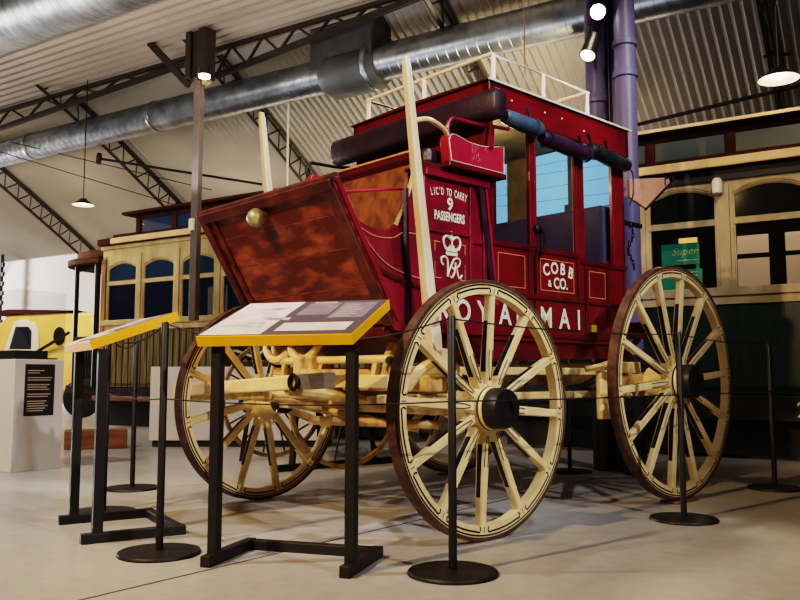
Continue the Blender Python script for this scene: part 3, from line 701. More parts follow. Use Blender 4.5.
def make_wheel(name, loc, R, n, a0, out, rot, hubr=0.085):
    """out = -1: outer face towards -y"""
    w = 0.05; f0, f1 = R-0.070, R-0.016
    rim = MB()
    def ring(ra, rb, ya, yb, mi, seg=96):
        prof = [(ra, ya), (rb, ya), (rb, yb), (ra, yb), (ra, ya)]
        rim.lathe(prof, (0, 0, 0), (0, 1, 0), seg, mi, cap=False)
    ring(f0, f1, -w/2, w/2, 0)
    def pt(r, a, y): return (r*math.cos(a), y, r*math.sin(a))
    for sgn in (-1, 1):
        y = sgn*(w/2+0.0012); nr = (0, sgn, 0)
        rim.ribbon([pt(f1-0.010, 2*PI*k/96, y) for k in range(96)], nr, 0.0075, 1, True)
        for k in range(n):
            b0 = a0+2*PI*k/n; b1 = b0+2*PI/n; g = 0.024/R
            p = [(f0+0.004, b0+1.5*g), (f0+0.018, b0+1.15*g), (f0+0.03, b0+1.5*g), (f1-0.027, b0+2.6*g)]
            m = [(f1-0.027, b0+(b1-b0)*q/8) for q in range(2, 7)]
            e = [(f1-0.027, b1-2.6*g), (f0+0.03, b1-1.5*g), (f0+0.018, b1-1.15*g), (f0+0.004, b1-1.5*g)]
            rim.ribbon([pt(r, a, y) for r, a in p+m+e], nr, 0.0085, 1)
            # black tick at the spoke foot
            rim.ribbon([pt(f0+0.004, b0, y), pt(f0+0.03, b0, y)], nr, 0.004, 1)
    wo = rim.build(name, [M['cream'], M['black_line']], coach, smooth=True, angle=30)
    wo.location = loc; wo.rotation_euler[2] = rot
    ty = MB(); ty.lathe([(f1-0.002, -w/2-0.003), (R, -w/2-0.003), (R, w/2+0.003), (f1-0.002, w/2+0.003)], (0, 0, 0), (0, 1, 0), 96, cap=False)
    ty.build('tyre', M['tyre'], wo, smooth=True, angle=30)
    # nave
    hb = MB(); h = 1 if out > 0 else -1
    hb.lathe([(hubr*0.7, -0.19), (hubr*0.95, -0.17), (hubr*1.1, -0.06), (hubr*1.34, -0.03), (hubr*1.34, 0.012), (hubr*1.22, 0.03), (hubr*1.2, 0.06)], (0, 0, 0), (0, h, 0), 32)
    hb.lathe([(hubr*1.225, 0.034), (hubr*1.24, 0.036), (hubr*1.24, 0.043), (hubr*1.21, 0.045)], (0, 0, 0), (0, h, 0), 32, 1, cap=False)
    hb.build('hub', [M['cream'], M['black_line']], wo, smooth=True)
    MB().lathe([(hubr*1.1, 0.055), (hubr*1.13, 0.06), (hubr*1.13, 0.115), (hubr*1.05, 0.135), (hubr*0.55, 0.138), (hubr*0.5, 0.12), (0.0, 0.12)], (0, 0, 0), (0, h, 0), 32, cap=False).build('hub_cap', M['hubcap'], wo, smooth=True)
    if out > 0:
        MB().lathe([(hubr*0.9, -0.15), (hubr*0.9, -0.22), (hubr*0.5, -0.22)], (0, 0, 0), (0, 1, 0), 24, cap=True).build('axle_collar', M['hubcap'], wo, smooth=True)
    for k in range(n):
        a = a0+2*PI*k/n
        sp = MB()
        d = Vector((math.cos(a), 0, math.sin(a))); tn = Vector((-math.sin(a), 0, math.cos(a))); yn = Vector((0, 1, 0))
        stn_ = [(hubr*0.9, 0.022, 0.030, -0.01), (0.17, 0.020, 0.027, -0.008), (0.24, 0.023, 0.024, -0.006), (R*0.68, 0.022, 0.021, -0.002), (R*0.74, 0.020, 0.021, 0), (f0+0.01, 0.020, 0.021, 0.0)]
        vs = []; prof = ((-1, -0.6), (-0.75, -1), (0.75, -1), (1, -0.6), (1, 0.6), (0.75, 1), (-0.75, 1), (-1, 0.6))
        for r, wt, wy, off in stn_:
            for i, j in prof: vs.append(d*r+tn*(wt*i)+yn*(wy*j+h*off*0.6))
        for q in range(len(stn_)-1):
            for i in range(8):
                j = (i+1) % 8
                mi = 0
                if q in (1, 2) and i in (7, 3): mi = 1
                sp.add([vs[q*8+i], vs[q*8+j], vs[(q+1)*8+j], vs[(q+1)*8+i]], [(0, 1, 2, 3)], mi)
        # V-shaped black line on the outer face by the hub
        y = [s_[2] for s_ in stn_]
        def face(r, t, q0, q1):
            f = (r-q0[0])/(q1[0]-q0[0]); wy = q0[2]+(q1[2]-q0[2])*f; of = q0[3]+(q1[3]-q0[3])*f
            return d*r+tn*t+yn*(h*(wy+0.0015)+h*of*0.6)
        sp.ribbon([face(0.13, 0.004, stn_[0], stn_[1]), face(0.169, 0.010, stn_[0], stn_[1]), face(0.239, 0.0125, stn_[1], stn_[2]), face(R*0.45, 0.011, stn_[2], stn_[3])], (0, h, 0), 0.005, 1)
        sp.ribbon([face(0.13, -0.004, stn_[0], stn_[1]), face(0.169, -0.010, stn_[0], stn_[1]), face(0.239, -0.0125, stn_[1], stn_[2]), face(R*0.45, -0.011, stn_[2], stn_[3])], (0, h, 0), 0.005, 1)
        sp.build('spoke', [M['cream'], M['black_line']], wo, smooth=True, angle=30)
    return wo
r_ = math.radians
make_wheel('front_wheel', (0.0, -0.0525, 0.6095), 0.6095, 12, r_(-4.5), -1, 0.006)
make_wheel('front_wheel', (-0.066, 1.736, 0.609), 0.609, 12, r_(12), 1, 0.062)
make_wheel('rear_wheel', (1.745, -0.08, 0.7275), 0.713, 14, r_(4.5), -1, 0, 0.092)
make_wheel('rear_wheel', (1.745, 1.80, 0.7275), 0.713, 14, r_(9), 1, 0, 0.092)

def part(name, mb, m, parent=None, bevel=0.0, smooth=False):
    return mb.build(name, m, parent or coach, bevel=bevel, smooth=smooth)

# --- passenger body
UF, UR = 0.44, 1.83
bl = MB()
for v0, v1 in ((VN, VN+0.03), (VF-0.03, VF)):
    bl.box(UF, 0.84, v0, v1, 0.99, 1.50); bl.box(1.30, UR, v0, v1, 0.99, 1.47)
    bl.box(0.84, 1.30, v0, v1, 0.99, 1.035)
bl.box(UR-0.03, UR, VN, VF, 0.99, 1.915)          # rear wall
bl.box(UF, UF+0.03, VN, VF, 0.99, 2.2)            # front wall
bl.box(UF, UR, VN, VF, 0.96, 0.99)
body = part('body', bl, M['red'], bevel=0.004)
# mouldings of the body
mo = MB()
for v, s in ((VN, -1), (VF, 1)):
    a, b_ = (v-0.012, v) if s < 0 else (v, v+0.012)
    mo.box(UF, 0.83, a, b_, 1.485, 1.515); mo.box(1.31, UR, a, b_, 1.455, 1.485)
    mo.box(UF, UR, a, b_, 1.205, 1.228); mo.box(UF, UR, a, b_, 0.985, 1.012)
    for u in (0.455, 0.80, 1.36, 1.60, 1.80): mo.box(u-0.01, u+0.01, a, b_, 1.21 if u < 1.3 else 1.0, 1.5)
part('moulding', mo, M['red_dark'], body, bevel=0.003)
gl = MB()
def rect_line(mb, u0, u1, z0, z1, v, w=0.0045):
    for (a, b2, c, d_) in ((u0, u1, z0, z0+w), (u0, u1, z1-w, z1), (u0, u0+w, z0, z1), (u1-w, u1, z0, z1)): mb.box(a, b2, v-0.0015, v, c, d_)
rect_line(gl, 0.52, 0.76, 1.26, 1.45, VN); rect_line(gl, 1.40, 1.58, 1.25, 1.42, VN)
part('gold_lining', gl, M['gold'], body)
# name panel lettering
lt_ = MB()
for ch, u in (('R', 0.075), ('O', 0.225), ('Y', 0.385), ('A', 0.57), ('L', 0.70), ('M', 0.945), ('A', 1.125), ('I', 1.272)):
    put_text(lt_, ch, 0.168, (u, VN-(0.0085 if u < 0.45 else 0.007), 1.046), (1, 0, 0), (0, 0, 1), bold=0.022, sx=0.92)
part('lettering', lt_, M['letter'], body)
part('yellow_tag', MB().box(1.405, 1.455, VN-0.013, VN, 1.035, 1.078), M['tag_yellow'], body)
# sill board and tucked-under floor
part('sill_board', MB().prism([(UF-0.75, 0.95), (UF-0.75, 1.0), (UR, 1.0), (UR, 0.92), (1.6, 0.87), (0.6, 0.84), (0.1, 0.87)], VN+0.02, VF-0.02), M['red_dark'], bevel=0.01)
# pillars
for v0, v1 in ((VN, VN+0.028), (VF-0.028, VF)):
    for u0, u1 in ((0.43, 0.495), (0.815, 0.857), (1.285, 1.365), (1.69, UR)):
        part('pillar', MB().box(u0, u1, v0, v1, 1.46, 2.24), M['red'], bevel=0.005)
# cornice and roof
co = MB(); ov = 0.03
co.box(UF-0.01, UR+0.02, VN-ov, VN+0.02, 2.225, 2.405); co.box(UF-0.01, UR+0.02, VF-0.02, VF+ov, 2.225, 2.405)
co.box(UR-0.02, UR+0.02, VN-ov, VF+ov, 2.225, 2.405); co.box(UF-0.01, UF+0.03, VN-ov, VF+ov, 2.30, 2.405)
cornice = part('cornice', co, M['red'], bevel=0.004)
sp_ = MB()
for u in (0.62, 0.93, 1.10, 1.33): sp_.lathe([(0.0, 0.0), (0.007, -0.001), (0.005, -0.006), (0, -0.007)], (u, VN-ov, 2.33-0.03*(u > 1.2)), (0, 1, 0), 10, cap=False)
part('stud', sp_, M['letter'], cornice)
ro = MB(); k = 8
pr_ = [(VN-ov-0.015, 2.405)]+[(VN-ov-0.015+(VF-VN+2*ov+0.03)*i/k, 2.412+0.012*4*(i/k)*(1-i/k)) for i in range(k+1)]+[(VF+ov+0.015, 2.405)]
ro.prism(pr_, UF-0.03, UR+0.035, plane='yz')
part('roof', ro, M['red_dark'], bevel=0.003)
part('roof_edge_strip', MB().box(UF-0.03, UR+0.04, VN-ov-0.02, VN-ov-0.01, 2.402, 2.414), M['letter'])
part('roof_lining', MB().box(UF+0.03, UR-0.02, VN+0.02, VF-0.02, 2.375, 2.39), M['olive'])
# front board with the roof valance
# door
dr = MB()
dr.box(0.858, 1.284, VN-0.002, VN+0.028, 1.04, 1.50)
dr.box(0.858, 0.878, VN-0.002, VN+0.02, 1.50, 2.2); dr.box(1.264, 1.284, VN-0.002, VN+0.02, 1.50, 2.2)
door = part('door', dr, M['red'], bevel=0.004)
dm = MB(); v = VN-0.002
dm.box(0.858, 1.284, v-0.012, v, 1.485, 1.515); dm.box(0.858, 1.284, v-0.012, v, 1.205, 1.228); dm.box(0.858, 0.876, v-0.01, v, 1.205, 1.5); dm.box(1.266, 1.284, v-0.01, v, 1.205, 1.5)
part('door_moulding', dm, M['red_dark'], door, bevel=0.003)
gd = MB(); rect_line(gd, 0.90, 1.235, 1.262, 1.452, v); part('door_lining', gd, M['gold'], door)
cb = MB()
put_arc(cb, 'COBB', 0.098, (1.075, v-0.004, 1.372), (1, 0, 0), (0, 0, 1), 0.30, 0.03, bold=0.03, sx=0.95)
put_text(cb, '&', 0.055, (0.985, v-0.004, 1.290), (1, 0, 0), (0, 0, 1), bold=0.03); put_text(cb, 'CO.', 0.092, (1.095, v-0.004, 1.283), (1, 0, 0), (0, 0, 1), bold=0.03, sx=0.9)
part('door_lettering', cb, M['letter'], door)
dh = MB(); dh.tube(catmull([(0.87, v-0.01, 1.62), (0.875, v-0.045, 1.60), (0.885, v-0.05, 1.52), (0.875, v-0.03, 1.46)], 5), 0.009, 8)
dh.lathe([(0.03, 0), (0.03, 0.02), (0.015, 0.03)], (0.87, v, 1.62), (0, -1, 0), 14)
part('door_handle', dh, M['iron'], door, smooth=True)
part('door_strap', MB().tube(catmull([(0.905, v+0.04, 1.66), (0.93, v+0.02, 1.60), (0.935, v+0.02, 1.52), (0.91, v+0.02, 1.47)], 5), 0.012, 6), M['lead'], door)
# far door
fd = MB(); fd.box(0.858, 1.284, VF-0.028, VF+0.002, 1.04, 1.50); fd.box(0.858, 0.89, VF-0.03, VF, 1.5, 2.2); fd.box(1.252, 1.284, VF-0.03, VF, 1.5, 2.2)
part('door', fd, M['red'], bevel=0.004)
# pale blue rear panel with an added glow of its own, inside fittings
rb = MB(); rb.box(UR-0.045, UR-0.035, VN+0.05, VF-0.05, 1.915, 2.365)
glow_panel = part('rear_glow_panel', rb, M['blue_glow'])
ln = MB(); x_ = UR-0.0465
for z0, z1 in ((1.99, 2.05), (2.10, 2.13), (2.19, 2.25), (2.28, 2.30)):
    ln.tube([(x_, VN+0.06, z0), (x_, VF-0.06, z1)], 0.0016, 4)
ln.tube([(x_, 1.1, 1.93), (x_, 1.3, 2.2)], 0.0014, 4)
part('blind_cord', ln, M['blue_line'], glow_panel)  # thin faintly glowing lines drawn on the panel
part('rear_centre_post', MB().box(UR-0.08, UR-0.05, 0.655, 0.695, 1.92, 2.36).box(UR-0.09, UR-0.05, 0.63, 0.72, 1.90, 1.955), M['black_line'])
part('rear_curtain', MB().box(UR-0.09, UR-0.06, 1.0, 1.235, 1.75, 2.36), M['olive'])
part('far_side_blind', MB().box(1.37, 1.60, VF-0.05, VF-0.045, 1.48, 2.22).box(0.49, 0.79, VF-0.05, VF-0.045, 1.5, 2.22), M['olive'])
se = MB(); se.box(1.42, UR-0.05, VN+0.06, VF-0.06, 1.30, 1.46); se.box(1.66, UR-0.05, VN+0.06, VF-0.06, 1.46, 1.895)
part('rear_seat', se, M['seat_purple'], bevel=0.03)
part('front_seat', MB().box(UF+0.04, 0.78, VN+0.06, VF-0.06, 1.30, 1.44).box(UF+0.04, UF+0.12, VN+0.06, VF-0.06, 1.44, 1.70), M['seat_purple'], bevel=0.03)
# rolled side curtains
def roll(u0, u1, z0, z1, m, straps):
    pts = [(u0, VN-0.05, z0), (u0+0.02, VN-0.052, z0-0.001), ((u0+u1)/2, VN-0.055, (z0+z1)/2-0.006), (u1-0.02, VN-0.052, z1), (u1, VN-0.05, z1)]
    o = part('rolled_blind', MB().tube(pts, [0.035, 0.044, 0.05, 0.044, 0.034], 14), m, smooth=True)
    for f in straps:
        u = u0+(u1-u0)*f; z = z0+(z1-z0)*f
        MB().lathe([(0.05, -0.012), (0.053, -0.012), (0.053, 0.012), (0.05, 0.012)], (u, VN-0.053, z-0.003), (1, 0, 0), 16, cap=False).build('strap', m, o, smooth=True)
        MB().beam((u, VN-0.03, z+0.03), (u-0.05, VN-0.04, z+0.11), 0.02, 0.006).build('strap_end', m, o)
roll(0.53, 0.86, 2.215, 2.205, M['leather_blue'], (0.82,))
roll(0.87, 1.36, 2.165, 2.145, M['leather_plum'], (0.1, 0.9))
roll(1.36, 1.80, 2.185, 2.155, M['leather_black'], (0.12, 0.55))
part('blind_cord', MB().tube(catmull([(1.80, VN-0.04, 2.14), (1.86, VN-0.05, 2.12), (1.865, VN-0.05, 1.98), (1.85, VN-0.03, 1.90)], 5), 0.006, 6), M['lead'])

# --- front boot
BX0, BX1 = -0.06, 0.45
top = catmull([(-0.655, 1.615), (-0.58, 1.545), (-0.48, 1.49), (-0.386, 1.469), (-0.30, 1.475), (-0.25, 1.50)], 4)
poly = [(p.x, p.y) for p in [Vector((a.x, a.y, 0)) for a in catmull([Vector((x, y, 0)) for x, y in ((-0.655, 1.615), (-0.58, 1.545), (-0.48, 1.49), (-0.386, 1.469), (-0.30, 1.475), (-0.24, 1.515))], 4)]]
poly += [(-0.17, 1.66), (-0.12, 1.80), (0.45, 1.80), (0.45, 0.98), (-0.26, 0.98), (-0.30, 1.04)]
for v0, v1, nm in ((VN-0.005, VN+0.025, 0), (VF-0.025, VF+0.005, 1)):
    bo = part('boot_side', MB().prism(poly, v0, v1), M['red_cool_lit'], bevel=0.004)
    if nm == 0: near_boot = bo
sw = MB(); v = VN-0.005
low = catmull([(-0.60, v, 1.565), (-0.54, v, 1.46), (-0.467, v, 1.353), (-0.36, v, 1.27), (-0.242, v, 1.232), (-0.14, v, 1.215), (-0.065, v, 1.208)], 5)
sw.tube(low, 0.016, 8)
part('swoop_moulding', sw, M['red_dark'], near_boot, smooth=True)
gl2 = MB()
gl2.tube([p+Vector((0.035, -0.004, 0.035)) for p in low], 0.0035, 5)
up_ = catmull([(-0.545, v-0.002, 1.50), (-0.47, v-0.002, 1.455), (-0.386, v-0.002, 1.43), (-0.28, v-0.002, 1.435), (-0.2, v-0.002, 1.47), (-0.08, v-0.002, 1.47)], 5)
gl2.tube(up_, 0.0035, 5); gl2.tube([up_[0], low[6]+Vector((0.035, -0.004, 0.035))], 0.0035, 5)
part('gold_lining', gl2, M['gold'], near_boot)
part('boot_edge', MB().tube([(-0.25, v+0.01, 1.50), (-0.17, v+0.01, 1.66), (-0.12, v+0.01, 1.79)], 0.014, 6), M['cream_worn'], near_boot)
part('boot_strap', MB().tube([(-0.20, v-0.012, 1.69), (-0.20, v-0.014, 1.4), (-0.18, v-0.012, 1.23), (-0.18, v-0.005, 1.02)], 0.016, 6), M['leather_plum'], near_boot)
# licence panel
lp = MB(); va, vb = v-0.012, v
lp.box(-0.07, -0.045, va, vb, 1.2, 1.80); lp.box(0.275, 0.305, va, vb, 1.2, 1.80); lp.box(-0.07, 0.42, va, vb, 1.195, 1.215); lp.box(-0.07, 0.42, va-0.02, vb, 1.785, 1.82); lp.box(-0.05, 0.29, va, vb, 1.50, 1.515); lp.box(0.30, 0.42, va, vb, 1.47, 1.49); lp.box(0.385, 0.41, va, vb, 1.2, 1.80)
part('panel_moulding', lp, M['red_cool_lit'], near_boot, bevel=0.004)
lc = MB(); y = v-0.003
put_arc(lc, "LIC'D TO CARRY", 0.056, (0.122, y, 1.705), (1, 0, 0), (0, 0, 1), 0.272, 0.016, bold=0.022, sx=0.50)
put_text(lc, '9', 0.092, (0.13, y, 1.630), (1, 0, 0), (0, 0, 1), bold=0.03); put_text(lc, 'PASSENGERS', 0.066, (0.126, y, 1.570), (1, 0, 0), (0, 0, 1), bold=0.035, sx=0.62)
part('lettering', lc, M['letter'], near_boot)
# crown and cypher
cw = MB()
def loop2(pts, r, mi=0, closed=False): cw.tube([(a, y, b2) for a, b2 in pts], r, 6, mi, closed)
cx, cz = 0.140, 1.390
cw.prism([(cx-0.042, cz-0.002), (cx+0.042, cz-0.002), (cx+0.047, cz+0.016), (cx-0.047, cz+0.016)], y-0.001, y+0.003)
cw.prism([(cx-0.040, cz+0.02), (cx+0.040, cz+0.02), (cx+0.054, cz+0.05), (cx+0.028, cz+0.036), (cx+0.014, cz+0.056), (cx, cz+0.036), (cx-0.014, cz+0.056), (cx-0.028, cz+0.036), (cx-0.054, cz+0.05)], y-0.001, y+0.003)
for sgn in (-1, 1):
    loop2([(p.x, p.y) for p in catmull([Vector((cx+sgn*0.048, cz+0.03, 0)), Vector((cx+sgn*0.064, cz+0.066, 0)), Vector((cx+sgn*0.052, cz+0.094, 0)), Vector((cx+sgn*0.026, cz+0.096, 0)), Vector((cx, cz+0.078, 0))], 4)], 0.0075)
loop2([(cx, cz+0.04), (cx, cz+0.085)], 0.006)
cw.lathe([(0.013, -0.002), (0.013, 0.002)], (cx, y, cz+0.095), (0, 1, 0), 14)
cw.box(cx-0.004, cx+0.004, y-0.001, y+0.002, cz+0.1, cz+0.128); cw.box(cx-0.013, cx+0.013, y-0.001, y+0.002, cz+0.11, cz+0.118)
def script(pts, w=0.006): loop2([(p.x, p.y) for p in catmull([Vector((a, b2, 0)) for a, b2 in pts], 5)], w)
script([(0.075, 1.335), (0.062, 1.345), (0.062, 1.37), (0.085, 1.378), (0.105, 1.365), (0.108, 1.33), (0.107, 1.275)], 0.0065)
script([(0.107, 1.275), (0.12, 1.31), (0.14, 1.345), (0.16, 1.372), (0.19, 1.376), (0.202, 1.362), (0.195, 1.34), (0.175, 1.328), (0.16, 1.326)], 0.0055)
script([(0.145, 1.35), (0.137, 1.335), (0.15, 1.318), (0.165, 1.33), (0.168, 1.355), (0.162, 1.31), (0.148, 1.28), (0.135, 1.272), (0.125, 1.28)], 0.0055)
script([(0.165, 1.328), (0.178, 1.315), (0.185, 1.285), (0.2, 1.272), (0.215, 1.29)], 0.0065)
part('crown_emblem', cw, M['letter'], near_boot, smooth=True)
ge = MB()
for u0, u1, z in ((0.005, 0.05, 1.45), (0.205, 0.25, 1.45), (0.01, 0.06, 1.262), (0.2, 0.25, 1.262)): ge.box(u0, u1, y-0.001, y+0.002, z, z+0.005)
for u in (0.012, 0.24): ge.box(u, u+0.005, y-0.001, y+0.002, 1.40, 1.45); ge.box(u, u+0.004, y-0.001, y+0.002, 1.262, 1.35)
part('corner_lining', ge, M['gold'], near_boot)
# slanted strap by the body front
part('slant_strap', MB().beam((0.35, v-0.018, 1.80), (0.46, v-0.018, 1.20), 0.012, 0.032), M['leather_plum'], near_boot)
part('slant_rail', MB().beam((0.395, v-0.016, 1.80), (0.485, v-0.016, 1.15), 0.014, 0.014), M['red_bright'], near_boot)
part('boot_floor', MB().box(-0.28, 0.45, VN+0.02, VF-0.02, 0.98, 1.0), M['red_dark'])
part('seat_riser', MB().box(-0.175, -0.15, VN+0.02, VF-0.02, 1.0, 1.80), M['orange_wood'])
part('toe_board', MB().prism([(-0.62, 1.60), (-0.60, 1.60), (-0.26, 1.02), (-0.28, 1.02)], VN+0.02, VF-0.02), M['orange_wood'])
# seat front board
sb = part('seat_board', MB().box(-0.165, -0.14, VN-0.01, VF+0.01, 1.80, 1.885).box(-0.165, 0.45, VN-0.01, VF+0.01, 1.82, 1.86), M['red_dark'], bevel=0.004)
part('seat_edge', MB().box(-0.17, -0.135, VN-0.012, VF+0.012, 1.885, 1.895), M['tan_leather'], sb)
part('seat_lining', MB().box(-0.172, -0.165, VN-0.01, VF+0.01, 1.80, 1.818), M['orange_wood'], sb)
part('seat_cushion', MB().box(0.0, 0.42, VN+0.03, VF-0.03, 1.86, 1.96), M['lead'], bevel=0.03)
# seat end panels
ep = [(0.075, 1.872), (0.51, 1.872), (0.513, 2.036)]
ep += [(p.x, p.y) for p in catmull([Vector((0.44, 2.022, 0)), Vector((0.34, 2.005, 0)), Vector((0.22, 2.005, 0)), Vector((0.12, 2.025, 0)), Vector((0.075, 2.02, 0)), Vector((0.058, 1.985, 0))], 4)]
for v0, v1 in ((0.235, 0.30), (VF, VF+0.065)):
    e_ = part('seat_end', MB().prism(ep, v0, v1), M['red_bright'], bevel=0.006)
    if v0 < 0.3:
        n_ = MB(); pts = [(a+(0.285-a)*0.035, v0-0.0015, b2+(1.95-b2)*0.08) for a, b2 in ep]
        n_.tube(pts, 0.0025, 4, closed=True); part('lining', n_, M['letter'], e_)
        rl = MB(); rr = random.Random(4)
        for i in range(14):
            a, b2 = 0.29+0.06*rr.uniform(-1, 1), 1.945+0.045*rr.uniform(-1, 1)
            rl.tube(catmull([(a, v0-0.001, b2), (a+0.02*rr.uniform(-1, 1), v0-0.001, b2+0.02), (a+0.03*rr.uniform(-1, 1), v0-0.001, b2+0.012*rr.uniform(-1, 1))], 3), 0.002, 4)
        part('faded_emblem', rl, mat('faded_pink', rgb(196, 84, 92), rough=0.5), e_)
        part('seat_end_base', MB().box(0.06, 0.515, v0-0.01, 0.32, 1.845, 1.874), M['red_dark'], e_, bevel=0.004)
for v in (0.245, VF+0.05):
    part('arm_rail', MB().tube(catmull([(0.075, v, 2.0), (0.065, v, 2.06), (0.095, v, 2.105), (0.16, v, 2.112), (0.30, v, 2.118), (0.45, v, 2.135), (0.56, v, 2.145)], 5), 0.011, 8).beam((0.39, v, 2.0), (0.40, v, 2.13), 0.045, 0.03), M['red_cool_lit'] if v < 1 else M['iron'], smooth=False)
# roof front roll (padded valance)
rl = MB(); rc = []
sec = [(0.055*math.copysign(abs(math.cos(t))**0.6, math.cos(t)), 0.083*math.copysign(abs(math.sin(t))**0.6, math.sin(t))) for t in [2*PI*i/20 for i in range(20)]]
stv = [(0.135, 0.35), (0.145, 0.9), (0.16, 1.0), (0.5, 1.0), (0.9, 1.0), (1.3, 1.0), (1.55, 1.0), (1.57, 0.9), (1.58, 0.35)]
vs = []; fs = []
for v, k in stv:
    for a, b2 in sec: vs.append((0.375+a*k, v, 2.235+b2*k))
for i in range(len(stv)-1):
    for j in range(20):
        l = (j+1) % 20; fs.append((i*20+j, i*20+l, (i+1)*20+l, (i+1)*20+j))
fs.append(tuple(range(20))); fs.append(tuple((len(stv)-1)*20+j for j in range(20)))
part('roof_valance', MB().add(vs, fs), M['lead'], smooth=True)

# --- footboard: leaning board
fbp = [(-0.685, 1.655), (-0.645, 1.675), (-0.255, 1.035), (-0.29, 1.01)]
fbm = part('footboard', MB().prism(fbp, 0.26, 1.46), M['worn'], bevel=0.006)
dd = Vector((-0.685+0.29, 0, 1.655-1.01)); dl = dd.length; dd.normalize(); nf = Vector((-dd.z, 0, dd.x)); nf = nf if nf.x < 0 else -nf
def FB(t, v, h): return Vector((-0.29, v, 1.01))+dd*(t*dl)+nf*h
fr_ = MB()
def fslab(mb, t0, t1, v0, v1, h0, h1, mi=0):
    vs = [FB(t, v, h) for t in (t0, t1) for v in (v0, v1) for h in (h0, h1)]
    mb.add(vs, [(0,1,3,2),(4,6,7,5),(0,4,5,1),(2,3,7,6),(0,2,6,4),(1,5,7,3)], mi)
fslab(fr_, 0, 1.0, 0.262, 0.325, 0, 0.022); fslab(fr_, 0, 1.0, 1.40, 1.458, 0, 0.022); fslab(fr_, 0.94, 1.01, 0.262, 1.458, 0, 0.026); fslab(fr_, 0, 0.98, 1.33, 1.36, 0, 0.012)
part('board_frame', fr_, M['worn_dark'], fbm, bevel=0.005)
bw_ = MB()
for t in (0.28, 0.55, 0.78): fslab(bw_, t, t+0.006, 0.33, 1.33, 0.0, 0.002)
part('board_joint', bw_, M['orange_wood'], fbm)
part('board_edge', MB().prism([(-0.675, 1.665), (-0.655, 1.672), (-0.262, 1.04), (-0.282, 1.02)], 0.244, 0.262), M['red_cool_lit'], fbm, bevel=0.004)
part('top_roll', MB().tube([(-0.668, 0.25, 1.668), (-0.668, 1.47, 1.668)], 0.022, 10), M['tan_leather'] if False else M['worn_dark'], fbm, smooth=True)
kn = MB(); c = FB(0.90, 0.865, 0.025)
kn.lathe([(0.025, -0.03), (0.03, 0.0), (0.045, 0.01), (0.05, 0.025), (0.047, 0.05), (0.035, 0.07), (0.016, 0.08), (0.0, 0.082)], c, nf, 24)
part('lamp_knob', kn, M['brass'], smooth=True)
part('stay_rod', MB().tube([(-0.60, VN, 1.615), (-0.17, VN, 1.70)], 0.008, 6), M['red_bright'])

# --- roof rack
rk = MB(); zr = 2.59; z0 = 2.41
c4 = [(0.50, VN+0.01), (1.45, VN+0.01), (1.45, VF-0.03), (0.50, VF-0.03)]
rk.tube([(u, v, zr) for u, v in c4], 0.012, 8, closed=True)
for u, v in ((0.51, VN+0.01), (0.975, VN+0.01), (1.435, VN+0.01), (0.51, VF-0.03), (0.975, VF-0.03), (1.435, VF-0.03), (0.5, 0.86)): rk.tube([(u, v, z0), (u, v, zr)], 0.0135, 8)
part('roof_rack', rk, M['white_paint'], smooth=True)
part('roof_lamp_knob', MB().lathe([(0.02, 0), (0.035, 0.02), (0.035, 0.05), (0.015, 0.07)], (0.75, 0.5, 2.42), (0, 0, 1), 14), M['red_dark'], smooth=True)

# --- upright posts
def upright(v, pts):
    q = catmull([(u, v, z) for u, z in pts], 4)
    m = MB(); n = len(q); vs = []; fs = []
    for i, p in enumerate(q):
        f = i/(n-1); w = 0.017+0.019*f
        if i == n-1: w *= 0.6
        if i == 0: w *= 0.8
        for a, b2 in ((-1, -1), (1, -1), (1, 1), (-1, 1)): vs.append((p.x+a*w, p.y+b2*w*0.95, p.z))
    for i in range(n-1):
        for j in range(4):
            l = (j+1) % 4; fs.append((i*4+j, i*4+l, (i+1)*4+l, (i+1)*4+j))
    fs.append((0, 1, 2, 3)); fs.append(tuple((n-1)*4+j for j in range(4)))
    o = part('upright_post', m.add(vs, fs), M['post'], bevel=0.006)
    return o
upright(0.16, [(-0.315, 2.305), (-0.27, 1.95), (-0.21, 1.5), (-0.16, 1.13), (-0.135, 0.95), (-0.138, 0.87)])
upright(1.56, [(-0.225, 2.385), (-0.185, 2.05), (-0.14, 1.7), (-0.11, 1.3), (-0.10, 0.95), (-0.10, 0.87)])
part('post_stay', MB().tube(catmull([(-0.25, 0.16, 2.00), (-0.15, 0.17, 2.03), (0.0, 0.22, 2.03), (0.07, 0.25, 2.01)], 5), 0.013, 8), M['cream'], smooth=True)

# --- running gear
rg = MB()
axl = part('front_axle', MB().beam((0.0, 0.10, 0.609), (-0.058, 1.60, 0.609), 0.075, 0.085), M['cream_worn'], bevel=0.008)
part('rear_axle', MB().beam((1.745, 0.10, 0.7275), (1.745, 1.66, 0.7275), 0.075, 0.085), M['cream_worn'], bevel=0.008)
part('perch', MB().beam((-0.2, VM, 0.64), (1.76, VM, 0.66), 0.07, 0.08), M['cream_worn'], bevel=0.008)
part('front_bolster', MB().box(-0.06, 0.07, 0.26, 1.48, 0.68, 0.765), M['cream_worn'], bevel=0.01)
ft = part('front_transom', MB().tube([(-0.22, 0.36, 0.845), (-0.22, 1.36, 0.845)], 0.022, 10).box(-0.25, -0.18, 0.36, 1.36, 0.70, 0.765), M['cream'], bevel=0.004)
for v in (0.42, 0.5, 0.95, 1.02, 1.3): part('transom_link', MB().beam((-0.22, v, 0.75), (-0.22, v-0.03, 0.845), 0.025, 0.03), M['cream_worn'], ft)
part('transom_block', MB().box(-0.28, -0.16, 0.95, 1.12, 0.765, 0.87), M['cream_worn'], bevel=0.012)
